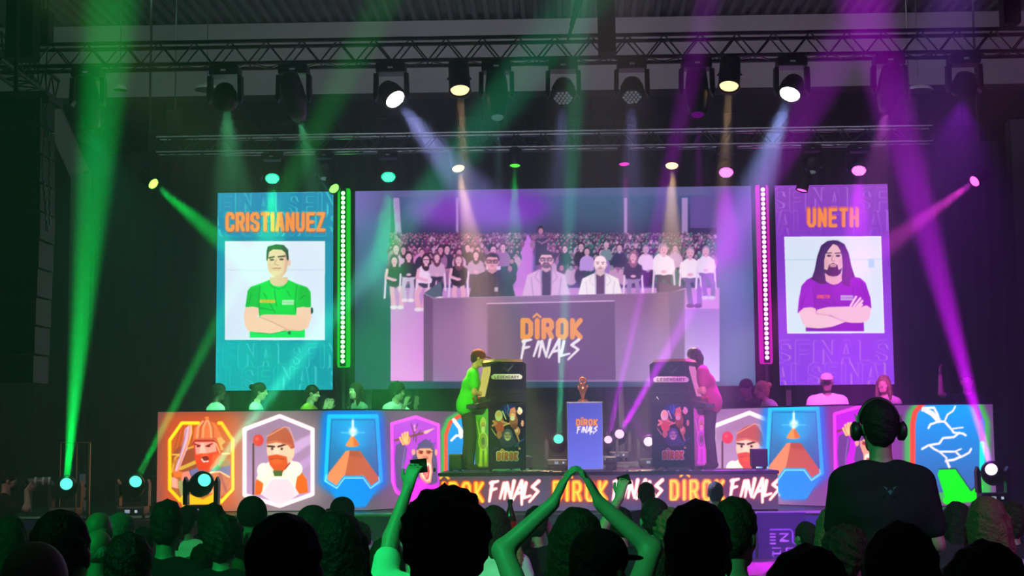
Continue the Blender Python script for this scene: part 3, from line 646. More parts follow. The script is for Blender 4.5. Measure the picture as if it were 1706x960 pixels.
cv.poly([(380, 92), (425, 110), (452, 150), (468, 210), (474, 300), (466, 400), (470, 470), (540, 500), (545, 420), (590, 405), (555, 300), (530, 180), (490, 95), (430, 62), (385, 58)], HR)
for i in range(10):
    u = i/9; cv.line([(365-u*45, 85+u*20), (290-u*50, 210+u*40), (300-u*100, 420)], 3, (84, 50, 120), .5); cv.line([(410+u*50, 85+u*20), (490+u*40, 220), (480+u*80, 440+(i % 3)*15)], 3, (84, 50, 130), .5)
cv.poly([(300, 330), (330, 340), (345, 290), (385, 272), (425, 292), (435, 340), (470, 320), (455, 370), (425, 394), (385, 400), (340, 392), (306, 365)], (48, 26, 60))
cv.ell(384, 298, 32, 17, (214, 160, 170)); cv.line([(358, 300), (410, 300)], 5, (160, 90, 110)); cv.ell(384, 318, 22, 6, (48, 26, 60))
cv.line([(315, 180), (368, 178)], 9, (50, 30, 60)); cv.line([(402, 182), (455, 178)], 9, (50, 30, 60)); cv.ell(345, 205, 21, 10, (60, 34, 60)); cv.ell(430, 206, 21, 10, (60, 34, 60)); cv.line([(382, 200), (366, 250), (402, 254)], 9, (190, 120, 136), .9); cv.poly([(300, 240), (330, 230), (350, 290), (330, 335), (305, 320)], (214, 156, 168), .6, 1); cv.poly([(440, 230), (472, 235), (466, 320), (436, 300)], (214, 156, 168), .6, 1)
text(cv, 'UNETH', 232, 572, 120, 36, 9, (225, 90, 90))
for i in range(9): cv.ell(462+i*13, 588, 7, 12, (214, 205, 235)); cv.ell(460+i*13, 614, 7, 11, (214, 205, 235)); cv.ell(463+i*13, 588, 3, 6, (90, 80, 150)); cv.ell(460+i*13, 614, 3, 5, (90, 80, 150))
SKB = (236, 190, 206)
cv.poly([(60, 735), (110, 695), (180, 688), (222, 705), (222, 740), (190, 800), (130, 880), (95, 830)], SKB); cv.poly([(640, 690), (700, 670), (742, 700), (730, 780), (700, 830), (640, 800)], SKB)
cv.poly([(222, 740), (235, 712), (330, 688), (520, 682), (650, 688), (720, 720), (715, 810), (650, 838), (560, 838), (480, 825), (360, 765), (270, 758)], SKB)
cv.poly([(66, 745), (130, 720), (230, 745), (350, 765), (500, 830), (360, 880), (250, 890), (130, 880)], (240, 196, 214)); cv.line([(225, 750), (350, 768), (500, 828)], 5, (170, 100, 150), .8, .3); cv.line([(130, 886), (250, 894), (400, 872), (500, 832)], 5, (90, 20, 130), .7)
for (a_, b_) in (((600, 590), (550, 675)), ((640, 605), (580, 680)), ((660, 630), (610, 682)), ((655, 665), (630, 688))): cv.line([a_, b_], 22, (238, 196, 212)); cv.line([(a_[0]+14, a_[1]+12), (b_[0]+14, b_[1]+4)], 3, (160, 90, 150), .6)
cv.finish(.35)
screen('right portrait LED screen in violet with a long haired bearded player in a purple T-shirt', at(1295, 480, 23).x, at(1484.5, 480, 23).x, cv, .0085)

# ---- vertical LED battens beside the centre screen
def batten(px0, py0, px1, py1, col, label, core):
    a = at(px0, py0, 22.9); b = at(px1, py1, 22.9); x = (a.x+b.x)/2; H = a.z-b.z
    t = thing('led_batten', label, 'light bar', (x, 22.9, b.z))
    fin('housing', B(-.045, .045, 0, .05, -.04, H+.04), BLACK, t)
    fin('halo_tube', lathe([(.0, -.06), (.06, -.05), (.066, .0), (.066, H), (.06, H+.05), (0, H+.06)], 12, Matrix.Translation((0, .12, 0)) @ Matrix.Diagonal((1.55, 1, 1, 1))), glow('batten_halo', col, .85), t, True)  # glowing tube added behind the diodes to give their halo
    fin('stand_pole', B(-.02, .02, .08, .11, .57-b.z, H), STEEL, t); fin('foot_plate', B(-.2, .2, -.1, .25, .57-b.z, .59-b.z), STEEL, t)
    me = None; n = 36; m = glow('batten_diode', core, 12.)
    for i in range(n):
        if me is None:
            bm = bmesh.new(); bmesh.ops.create_cone(bm, cap_ends=True, segments=10, radius1=.031, radius2=.022, depth=.02, matrix=Matrix.Rotation(math.pi/2, 4, 'X')); me = bpy.data.meshes.new('diode'); bm.to_mesh(me); bm.free(); me.materials.append(m)
        o = link('diode', me, None, t); o.location = (0, -.01, H*(i+.5)/n)
batten(572, 318, 570.5, 606, (.0, .85, .02), 'tall green glowing LED batten left of the centre screen', (.14, 1, .14))
batten(1271.5, 312, 1277.5, 600, (.9, .0, .7), 'tall magenta glowing LED batten right of the centre screen', (1, .15, .9))

# ================================================================ judges' desks with LED fronts
LZ0, LZ1 = .575, 1.90
cvL = Canvas(250, 675, 800, 865, 2.5, (74, 64, 76))
cvR = Canvas(1170, 655, 1670, 860, 2.5, (80, 52, 100))
cvL.vgrad([(250, 675), (800, 675), (800, 865), (250, 865)], (72, 58, 72), (96, 76, 98)); cvR.vgrad([(1170, 655), (1670, 655), (1670, 860), (1170, 860)], (96, 52, 116), (112, 72, 128))
def halo(cv, pts, col, w, n=5, al=.5):
    for k in range(n): cv.line(list(pts), w*(1.0-.16*k), col, al*.55, w*.22, closed=True)
def panel_frame(cv, pts, fill, edge, hal, ew, hw, inner=None):
    halo(cv, pts, hal, hw); cv.poly(pts, fill); cv.line(pts, ew, edge, closed=True)
# 1 warrior, orange
cv = cvL; cv.tr(260, 680, 5.647)
O1 = [(235, 140), (620, 140), (725, 300), (725, 765), (612, 890), (548, 810), (440, 850), (270, 830), (228, 880), (125, 765), (125, 300)]
cv.poly([(60, 40), (800, 40), (800, 960), (60, 960)], (206, 66, 30), .6, 8); halo(cv, O1, (240, 88, 16), 150, 4, .8)
cv.vgrad(O1, (206, 86, 34), (150, 96, 50)); 
for i in range(7): cv.line([(165+i*40, 420), (230+i*30, 170)], 12, (150, 60, 24), .6)
cv.ell(280, 480, 130, 130, (150, 70, 40)); cv.line([(150, 600), (180, 470), (300, 380), (370, 360)], 20, (214, 150, 50)); cv.line([(230, 570), (370, 510)], 34, (206, 160, 60)); cv.line([(155, 438), (230, 440)], 12, (240, 190, 80)); cv.line([(620, 430), (700, 430)], 12, (240, 190, 80))
for a_ in ((640, 420, 690, 350), (690, 420, 700, 330), (600, 400, 650, 300)): cv.line([a_[:2], a_[2:]], 10, (170, 70, 30), .7)
cv.poly([(180, 560), (280, 430), (160, 500)], (180, 110, 50)); cv.poly([(200, 690), (320, 660), (300, 820), (240, 850)], (150, 150, 90))
cv.poly([(310, 590), (390, 560), (470, 600), (640, 500), (700, 520), (700, 640), (560, 650), (300, 680)], (108, 106, 150)); cv.poly([(540, 590), (600, 500), (640, 500), (600, 580)], (60, 130, 60)); cv.poly([(560, 500), (700, 470), (695, 540), (600, 560)], (176, 140, 70), .8)
cv.poly([(230, 610), (310, 590), (340, 660), (240, 690)], (226, 130, 110)); cv.line([(315, 590), (345, 670)], 12, (80, 80, 130))
cv.poly([(305, 165), (335, 150), (330, 240), (290, 390), (205, 610), (170, 600), (215, 470), (260, 300), (270, 200)], (214, 170, 190)); cv.line([(318, 165), (305, 300), (240, 480), (200, 600)], 9, (240, 120, 60)); cv.line([(285, 200), (262, 320), (215, 480)], 10, (150, 110, 150), .8); cv.line([(330, 150), (338, 230), (300, 350)], 8, (250, 190, 60))
cv.poly([(160, 590), (245, 600), (245, 650), (170, 650)], (230, 110, 40)); 
for i in range(4): cv.ell(170+i*3, 670+i*24, 38, 14, (240, 160, 140), rot=20); cv.line([(140+i*5, 684+i*22), (200+i*3, 690+i*22)], 4, (170, 60, 40))
cv.poly([(350, 300), (590, 300), (620, 420), (590, 520), (500, 600), (400, 580), (365, 480)], (200, 50, 40)); 
cv.poly([(365, 320), (560, 320), (570, 430), (480, 460), (375, 440)], (240, 150, 130)); cv.poly([(420, 330), (450, 330), (470, 420), (410, 425)], (250, 180, 160)); cv.line([(365, 340), (415, 355)], 14, (150, 30, 30)); cv.line([(470, 360), (530, 335)], 14, (150, 30, 30)); cv.ell(395, 362, 16, 7, (60, 20, 20)); cv.ell(495, 360, 18, 8, (60, 20, 20)); cv.line([(560, 320), (600, 420)], 12, (250, 180, 100))
cv.poly([(362, 440), (420, 430), (470, 430), (560, 410), (610, 430), (570, 540), (500, 600), (440, 585), (400, 590), (375, 520)], (222, 60, 30)); cv.ell(462, 478, 36, 28, (120, 20, 20)); cv.line([(430, 480), (445, 505), (490, 500)], 12, (240, 225, 215)); cv.line([(425, 450), (490, 440)], 16, (236, 90, 40))
for i in range(7): cv.line([(385+i*28, 500), (400+i*20, 585)], 4, (160, 20, 16), .7); cv.line([(540+i*8, 440), (500+i*12, 590-i*16)], 4, (255, 150, 70), .6)
cv.poly([(350, 290), (362, 200), (400, 140), (480, 105), (560, 150), (600, 230), (625, 290), (560, 280), (400, 285)], (222, 110, 60)); 
for pts_ in ([(385, 280), (395, 180), (440, 125)], [(440, 280), (445, 180), (475, 115)], [(520, 280), (510, 180), (490, 115)]): cv.line(pts_, 16, (240, 160, 110), .9)
for pts_ in ([(412, 280), (420, 180), (460, 120)], [(540, 280), (540, 190), (500, 115)]): cv.line(pts_, 5, (130, 50, 30))
cv.line([(342, 330), (365, 295), (450, 290), (540, 292), (580, 325)], 16, (206, 90, 60)); cv.line([(342, 340), (365, 308), (540, 305), (575, 335)], 5, (90, 20, 16)); cv.poly([(570, 285), (610, 270), (655, 320), (620, 350), (640, 390), (610, 400)], (220, 160, 80)); cv.ell(478, 92, 20, 9, (240, 150, 50)); cv.line([(478, 92), (478, 112)], 10, (230, 120, 40))
cv.ell(580, 720, 130, 120, (206, 110, 70)); cv.line([(440, 650), (520, 605), (600, 600), (690, 650)], 14, (255, 200, 140)); cv.line([(600, 620), (660, 780)], 26, (150, 70, 90), .7); cv.poly([(440, 680), (520, 640), (520, 760), (560, 800), (480, 800)], (255, 180, 140), .7); cv.line([(600, 610), (690, 680), (610, 850)], 8, (160, 60, 40), .6)
cv.poly([(700, 500), (730, 500), (730, 800), (620, 900), (612, 850), (700, 750)], (206, 66, 30)); 
F1 = [(235, 140), (620, 140), (725, 300), (725, 765), (612, 880), (548, 800)]; cv.line(F1[:2], 30, (255, 214, 30)) if 0 else None
cv.line([(400, 142), (242, 142), (128, 305), (128, 765), (228, 872), (270, 820)], 32, (255, 200, 20)); cv.line([(590, 142), (616, 142), (722, 305), (722, 765), (612, 885), (552, 800)], 32, (255, 200, 20)); cv.line([(395, 138), (242, 138), (130, 300)], 12, (255, 240, 40)); cv.line([(722, 300), (722, 765), (612, 885)], 10, (255, 245, 60))
cv.poly([(228, 870), (280, 800), (440, 860), (550, 800), (612, 885), (590, 930), (250, 930)], (255, 180, 16))
# 2 bearded miner with cap, white
def miner(cv, ox, oy, sc, crop=None):
    cv.tr(ox, oy, sc)
    Hx = [(0, 85), (225, 0), (435, 85), (435, 500), (225, 575), (0, 505)]
    halo(cv, Hx, (232, 190, 200), 95, 4, .5); cv.vgrad(Hx, (150, 112, 150), (186, 140, 190))
    cv.poly([(250, 200), (435, 110), (435, 170), (300, 260)], (214, 170, 224), .7, 1.5); cv.poly([(300, 330), (435, 240), (435, 300), (330, 370)], (196, 150, 214), .6, 1.5); cv.poly([(20, 120), (180, 50), (200, 80), (30, 170)], (150, 104, 140), .6, 1)
    cv.line([(56, 180), (56, 500)], 12, (90, 40, 60)); cv.ell(88, 155, 34, 38, (214, 40, 50)); cv.ell(80, 145, 10, 10, (240, 90, 90))
    cv.poly([(70, 420), (110, 370), (130, 500), (66, 505)], (225, 90, 20)); cv.poly([(300, 420), (350, 340), (395, 400), (408, 490), (320, 500)], (228, 92, 20))
    cv.poly([(75, 400), (110, 320), (160, 290), (300, 280), (350, 330), (330, 420), (320, 500), (110, 500), (120, 430)], (240, 224, 204)); cv.ell(120, 350, 40, 50, (244, 230, 214)); cv.ell(320, 340, 50, 50, (244, 230, 214))
    cv.poly([(145, 160), (270, 160), (320, 190), (315, 260), (270, 330), (200, 350), (160, 300), (142, 230)], (238, 186, 160)); cv.ell(296, 230, 20, 28, (244, 190, 160))
    cv.line([(150, 192), (190, 196)], 12, (60, 24, 20)); cv.line([(215, 196), (260, 182)], 12, (60, 24, 20)); cv.ell(176, 210, 8, 8, (30, 20, 30)); cv.ell(238, 210, 8, 8, (30, 20, 30)); cv.poly([(190, 205), (215, 205), (222, 245), (184, 245)], (246, 200, 176))
    cv.poly([(150, 255), (205, 245), (270, 260), (278, 320), (240, 362), (190, 350), (160, 310)], (214, 66, 24)); cv.line([(170, 275), (255, 275)], 8, (160, 36, 16)); cv.ell(205, 290, 36, 16, (225, 84, 30)); cv.poly([(180, 350), (245, 350), (240, 385), (190, 385)], (70, 90, 40)); cv.line([(258, 340), (290, 300)], 8, (150, 30, 40))
    cv.poly([(140, 175), (150, 120), (200, 85), (260, 68), (300, 120), (322, 200), (300, 212), (270, 178), (200, 168), (150, 180)], (178, 76, 56)); cv.line([(142, 172), (200, 160), (300, 190)], 10, (206, 104, 76)); cv.line([(145, 130), (255, 70), (285, 75), (318, 160)], 6, (236, 170, 140), .8)
    cv.poly([(105, 500), (175, 400), (285, 400), (345, 500), (225, 575)], (240, 200, 214)); cv.line([(105, 500), (175, 400), (285, 400), (345, 500)], 6, (255, 236, 240))
    cv.line(Hx, 26, (255, 225, 232), closed=True); cv.line([(225, 545), (120, 506), (225, 575), (330, 506)], 10, (244, 206, 220))
miner(cvL, 240+643/3.84, 620+282/3.84, 3.84)
miner(cvR, 1188.5, 688, 3.75)
# 3 pyramid, blue
def pyramid(cv, X, Y, sx, sy):
    q = lambda pts: [(X+a*sx, Y+b*sy) for a, b in pts]
    cv.tr(0, 0, 1)
    O = q([(22, 6), (327, 6), (355, 420), (288, 468), (240, 400), (120, 400), (72, 468), (0, 418)])
    halo(cv, O, (0, 120, 226), 24, 5, .8); cv.poly(q([(20, 10), (330, 10), (360, 420), (250, 590), (100, 590), (-5, 420)]), (16, 128, 220), .95, 3)
    cv.vgrad(q([(22, 6), (327, 6), (355, 420), (0, 420)]), (30, 150, 214), (46, 84, 140))
    cv.ell(*q([(178, 130)])[0], 26, 26, (40, 160, 230), .7, 6)
    cv.poly(q([(0, 395), (130, 228), (160, 226), (120, 400), (72, 466), (0, 418)]), (232, 130, 84)); cv.poly(q([(155, 226), (220, 228), (340, 400), (335, 425), (288, 466), (240, 400), (122, 400)]), (186, 84, 58)); cv.poly(q([(155, 226), (220, 228), (250, 275), (150, 260)]), (150, 60, 50), .5, 1)
    cv.poly(q([(125, 195), (172, 120), (218, 190), (190, 202), (150, 202)]), (238, 140, 70)); cv.poly(q([(172, 120), (218, 190), (180, 200)]), (200, 90, 50), .7)
    cv.ell(*q([(176, 105)])[0], 7, 7, (210, 240, 255), .95, 2); cv.line(q([(174, 30), (174, 130)]), 3.6, (235, 250, 255), .9, .6); cv.line(q([(100, 112), (250, 112)]), 1.2, (120, 210, 250), .9, .6)
    cv.line(q([(22, 6), (327, 6), (355, 420), (288, 466)]), 6, (14, 176, 250)); cv.line(q([(288, 466), (240, 400), (120, 400), (72, 466), (0, 418), (22, 6)]), 6, (14, 160, 244)) 
    cv.line(q([(0, 418), (22, 6), (327, 6)]), 6, (20, 184, 250)); cv.poly(q([(120, 402), (240, 402), (288, 470), (345, 440), (255, 585), (110, 585), (10, 440), (72, 470)]), (12, 130, 226))
    cv.line(q([(338, 395), (345, 425), (288, 468), (240, 402), (120, 402), (72, 468), (-2, 422), (6, 380)]), 1.2, (190, 235, 255)); cv.line(q([(40, 30), (315, 30)]), .8, (20, 60, 110)); cv.line(q([(40, 30), (18, 380)]), .8, (20, 70, 120)); cv.line(q([(315, 30), (338, 390)]), .8, (20, 70, 120))
pyramid(cvL, 542.5, 692, 1/3.84, 1/3.84)
pyramid(cvR, 1277, 679, 1/3.84, 1/3.84)
# 4 ape with spear, magenta
def ape(cv, ox, oy, sc):
    cv.tr(ox, oy, sc)
    O = [(65, 145), (300, 75), (515, 155), (520, 620), (560, 760), (300, 960), (130, 800), (75, 700)]
    halo(cv, O, (190, 20, 200), 110, 4, .6); cv.vgrad(O, (176, 30, 210), (206, 30, 216))
    cv.poly([(110, 350), (165, 320), (215, 380), (205, 470), (180, 560), (190, 700), (160, 800), (115, 740), (98, 500)], (98, 56, 130)); cv.line([(195, 380), (170, 560), (180, 700)], 10, (150, 100, 190), .8)
    cv.line([(100, 305), (180, 285), (370, 235)], 20, (120, 50, 50)); cv.poly([(375, 215), (485, 185), (400, 245), (370, 240)], (226, 170, 170))
    for a_ in (((280, 240), (255, 150)), ((290, 230), (315, 150)), ((300, 250), (300, 320)), ((320, 240), (345, 210)), ((285, 250), (275, 300))): cv.line(list(a_), 9, (90, 30, 60))
    cv.ell(290, 205, 12, 14, (240, 120, 200)); cv.ell(286, 170, 10, 16, (220, 160, 200))
    cv.ell(210, 300, 38, 50, (224, 150, 96))
    for i, (a_, b_) in enumerate((((170, 250), (195, 330)), ((195, 235), (205, 325)), ((220, 232), (220, 320)), ((150, 280), (180, 340)))): cv.line([a_, b_], 22, (244, 184, 120)); cv.line([(a_[0]+11, a_[1]+8), (b_[0]+9, b_[1])], 4, (150, 70, 50))
    cv.poly([(300, 400), (330, 330), (390, 290), (450, 330), (480, 400), (500, 520), (500, 700), (420, 740), (290, 720), (250, 560), (270, 450)], (92, 62, 120))
    for i in range(8): cv.line([(330+i*20, 360), (318+i*23, 318-(i % 3)*12+abs(i-4)*6)], 10, (84, 56, 120))
    cv.ell(276, 415, 20, 28, (236, 150, 140)); cv.ell(490, 418, 14, 30, (236, 150, 140))
    cv.poly([(305, 400), (340, 380), (440, 380), (455, 430), (445, 500), (455, 600), (440, 700), (380, 720), (335, 650), (335, 520), (305, 440)], (232, 150, 120)); cv.line([(310, 402), (370, 395), (450, 400)], 14, (240, 170, 140))
    for x_ in (345, 420): cv.ell(x_, 418, 24, 16, (170, 50, 40)); cv.ell(x_+3, 418, 6, 6, (40, 10, 20)); cv.line([(x_-24, 400), (x_+22, 406)], 6, (90, 30, 40))
    cv.ell(390, 470, 30, 22, (206, 110, 96)); cv.ell(378, 474, 6, 5, (90, 30, 40)); cv.ell(402, 474, 6, 5, (90, 30, 40))
    cv.poly([(350, 520), (390, 508), (430, 520), (442, 600), (430, 680), (400, 690), (352, 640), (342, 570)], (250, 215, 190)); cv.poly([(362, 535), (420, 535), (430, 600), (418, 670), (395, 676), (365, 620)], (200, 70, 80)); cv.poly([(365, 525), (415, 525), (412, 552), (370, 552)], (250, 236, 230)); cv.poly([(352, 530), (366, 530), (360, 575)], (255, 240, 230)); cv.poly([(424, 530), (438, 540), (430, 580)], (255, 240, 230)); cv.ell(395, 620, 20, 36, (236, 120, 120))
    cv.line([(115, 790), (78, 690), (70, 148), (300, 82), (512, 160), (518, 600)], 26, (255, 60, 245)); cv.line([(520, 600), (560, 760), (330, 940), (115, 790)], 26, (255, 60, 245))
    cv.poly([(190, 700), (300, 640), (420, 720), (500, 740), (440, 850), (300, 930), (150, 810)], (236, 20, 240), .9, 2)
ape(cvL, 640, 680, 5.65)
ape(cvR, 1377.5, 663, 5.5)
# 5 lightning, rainbow
def bolt(cv, ox, oy, sc):
    cv.tr(ox, oy, sc)
    def arch(d): return [(348-d, 830), (348-d, 450), (360-d, 390), (400-d*.6, 350-d*.8), (450, 335-d), (620, 335-d), (670+d*.7, 365-d*.7), (698+d, 440), (702+d, 830)]
    cv.poly(arch(62)+[(760, 880), (300, 880)], (60, 170, 80), .95, 3); cv.line(arch(15)[:5], 30, (250, 70, 50)); cv.line(arch(15)[4:6], 28, (206, 60, 130)); cv.line(arch(15)[5:8], 30, (110, 70, 210)); cv.line([(716, 440), (718, 700)], 30, (70, 110, 230)); cv.line([(716, 560), (716, 740)], 28, (20, 220, 214)); cv.line([(700, 800), (640, 850), (560, 875), (520, 875)], 40, (10, 235, 20))
    cv.vgrad(arch(0), (14, 150, 246), (60, 90, 160))
    W2 = (250, 228, 240)
    for L_, w_ in (([(395, 370), (440, 395), (478, 435)], 26), ([(400, 365), (450, 362), (470, 400), (480, 435)], 12), ([(510, 435), (525, 400), (555, 380), (568, 355)], 9), ([(420, 475), (430, 455), (478, 438), (510, 440), (545, 480), (560, 500), (610, 505), (625, 515)], 11), ([(545, 480), (580, 475), (610, 472)], 7),
                   ([(590, 500), (560, 525), (500, 530), (480, 560), (420, 570), (385, 590)], 11), ([(425, 570), (450, 590), (480, 605), (570, 605), (600, 635), (645, 610), (655, 590)], 10), ([(600, 632), (560, 650), (520, 655), (535, 690)], 12), ([(480, 605), (520, 640), (515, 660)], 8), ([(570, 603), (600, 590)], 7), ([(400, 372), (385, 380)], 8)): cv.line(L_, w_+6, (90, 160, 250), .5, .6); cv.line(L_, w_, W2)
    cv.poly([(480, 702), (570, 698), (655, 822), (700, 770), (702, 850), (600, 885), (520, 882), (470, 730)], (12, 226, 24)); cv.line([(480, 702), (570, 698), (655, 822), (700, 775)], 7, (40, 60, 70))
    cv.poly([(520, 850), (640, 850), (700, 810), (702, 880), (520, 890)], (6, 250, 10), .8, 1)
bolt(cvR, 1420, 570, 3.311)
# left copy of the arch, shifted
cvL.tr(740-0, 688, 1)
cvL.poly([(-6, 170), (-6, 30), (4, 8), (20, -1), (60, -1), (60, 170)], (60, 170, 80), .95, 1.5); cvL.line([(3, 160), (3, 36), (10, 16), (24, 6), (55, 6)], 6, (250, 70, 50)); cvL.vgrad([(6, 160), (6, 38), (13, 18), (26, 10), (60, 10), (60, 160)], (20, 150, 240), (40, 90, 150))
for L_, w_ in (([(16, 12), (26, 26), (28, 40)], 6), ([(12, 46), (20, 38), (34, 38), (44, 50)], 4), ([(40, 58), (28, 72), (24, 78), (10, 78)], 3.5), ([(22, 90), (30, 110), (44, 130)], 3), ([(36, 14), (30, 34)], 3.5)): cvL.line(L_, w_, (250, 232, 244))
cvL.poly([(8, 80), (30, 80), (30, 130), (8, 130)], (24, 26, 52))
for c_ in (cvL, cvR): c_.tr(0, 0, 1); c_.finish(.35)
DESK = mat('desk_body_dark', (.03, .03, .035), .5, 0, .2)
def desk(label, segs, cv, cx, parent_label=None):
    t = thing('judges_desk', label, 'desk', (cx, 21, .57))
    for (A, Bp) in segs:
        A = Vector((A[0], A[1], 0)); Bp = Vector((Bp[0], Bp[1], 0)); d = (Bp-A).normalized(); nrm = Vector((-d.y, d.x, 0))
        off_ = t.location.xy.to_3d()
        def slab(y0, y1, z0, z1, name, m, e=0):
            bm = bmesh.new(); vs = []
            for z in (z0, z1):
                for p_, yy in ((A-d*e, y0), (Bp+d*e, y0), (Bp+d*e, y1), (A-d*e, y1)): vs.append(bm.verts.new(p_+nrm*yy-off_+Vector((0, 0, z-.57))))
            for f in ((0, 1, 2, 3), (4, 7, 6, 5), (0, 4, 5, 1), (1, 5, 6, 2), (2, 6, 7, 3), (3, 7, 4, 0)): bm.faces.new([vs[i] for i in f])
            return fin(name, bm, m, t)
        slab(.005, .08, LZ0, LZ1, 'front_panel', DESK); slab(.0, .62, LZ1, LZ1+.02, 'desk_top', DESK, .01)
        face_local('display_face', tuple(A[:2]), tuple(Bp[:2]), LZ0+.005, LZ1, cv, .0095, led_face_mat(1.28), t)
    return t
XL = [at(262, 760, 20).x, at(610, 760, 20.).x, at(800, 760, 22).x]
desk('left long desk with glowing LED front of warrior, miner, pyramid and ape pictures', [((XL[0], 20), (XL[1], 20)), ((XL[1], 20), (XL[2], 22))], cvL, -3.6)
XR = [at(1182, 760, 21.7).x, at(1400, 760, 20).x, at(1657, 760, 20).x]
desk('right long desk with glowing LED front ending in a rainbow framed lightning picture', [((XR[0], 21.7), (XR[1], 20)), ((XR[1], 20), (XR[2], 20))], cvR, 4.0)
# runway LED front
cv = Canvas(722, 775, 1306, 866, 3, (70, 60, 84))
cv.vgrad([(722, 775), (1306, 775), (1306, 866), (722, 866)], (60, 52, 72), (92, 76, 120)); cv.poly([(1010, 770), (1306, 770), (1306, 866), (1010, 866)], (72, 34, 92), .6, 30)
for k, x in enumerate((714, 920, 1115)):
    y = 802-k*1.8
    cv.poly([(x-2, y-2), (x+94, y-2), (x+94, y+40), (x-2, y+40)], (190, 40, 16), .35, 5); text(cv, 'DIROK', x-1, y-1, 95, 38, 11, (226, 50, 10), gap=.0, blur=.8); text(cv, 'DIROK', x, y, 93, 36, 7.4, (255, 165, 20), gap=.5); text(cv, 'DIROK', x+1.5, y+2, 90, 34, 2.6, (255, 225, 70), gap=3.2)
    circumflex(cv, x+26, y-4.5, 15, (245, 90, 10), 4.5); circumflex(cv, x+26, y-4.5, 14, (255, 215, 60), 2.4)
    cv.poly([(x+102, y+2), (x+180, y+2), (x+176, y+34), (x+102, y+34)], (250, 60, 60), .3, 5); brush(cv, x+101, y, 82, 31, 7.2, (250, 90, 90)); brush(cv, x+101, y, 82, 31, 5.2, (255, 244, 244))
cv.finish(.3)
face_local('display_face', (XA+.02, 19.04), (XB-.02, 19.04), .60, 1.035, cv, .0085, led_face_mat(1.05), rw)
for i in range(26):
    x = XA+.15+(XB-XA-.3)*i/25; fin('edge_fixing', B(x-.02, x+.02, .07, .11, .51, .525), mat('bright_screw', (.7, .7, .75), .3, .8), rw)
# ================================================================ figures: implicit bodies meshed by surface nets
def rotm(yaw=0, pitch=0, roll=0):
    return np.array((Matrix.Rotation(rad(yaw), 3, 'Z') @ Matrix.Rotation(rad(pitch), 3, 'X') @ Matrix.Rotation(rad(roll), 3, 'Y')))
class Sdf:
    def __init__(s): s.p = []
    def c(s, a, b, ra, rb=None, k=.03): s.p.append(('c', np.array(a, float), np.array(b, float), ra, ra if rb is None else rb, k, 1)); return s
    def e(s, c, r, R=None, k=.03, sign=1): s.p.append(('e', np.array(c, float), np.array(r, float), R, None, k, sign)); return s
    def ev(s, P, tex=0.):
        D = None
        for t, a, b, r1, r2, k, sg in s.p:
            if t == 'c':
                ba = b-a; pa = P-a; h = np.clip((pa @ ba)/(ba @ ba+1e-9), 0, 1)
                d = np.sqrt(((pa-h[:, None]*ba)**2).sum(1))-(r1+(r2-r1)*h)
            else:
                q = P-a
                if r1 is not None: q = q @ r1
                k0 = np.sqrt(((q/b)**2).sum(1)); k1 = np.sqrt(((q/(b*b))**2).sum(1))+1e-9; d = k0*(k0-1)/k1
            if D is None: D = d; continue
            if sg > 0:
                h = np.maximum(k-np.abs(D-d), 0); D = np.minimum(D, d)-h*h/(4*k)
            else:
                d = -d; h = np.maximum(k-np.abs(D-d), 0); D = np.maximum(D, d)+h*h/(4*k)
        if tex: D = D+tex*(np.sin(P[:, 0]*95+np.sin(P[:, 2]*31)*2)*np.sin(P[:, 1]*88+P[:, 2]*25)+.6*np.sin(P[:, 2]*140+P[:, 0]*60))
        return D
    def bounds(s, pad=.03):
        lo = np.full(3, 1e9); hi = -lo
        for t, a, b, r1, r2, k, sg in s.p:
            if sg < 0: continue
            if t == 'c': m = max(r1, r2); lo = np.minimum(lo, np.minimum(a, b)-m); hi = np.maximum(hi, np.maximum(a, b)+m)
            else: m = b.max(); lo = np.minimum(lo, a-m); hi = np.maximum(hi, a+m)
        return lo-pad, hi+pad
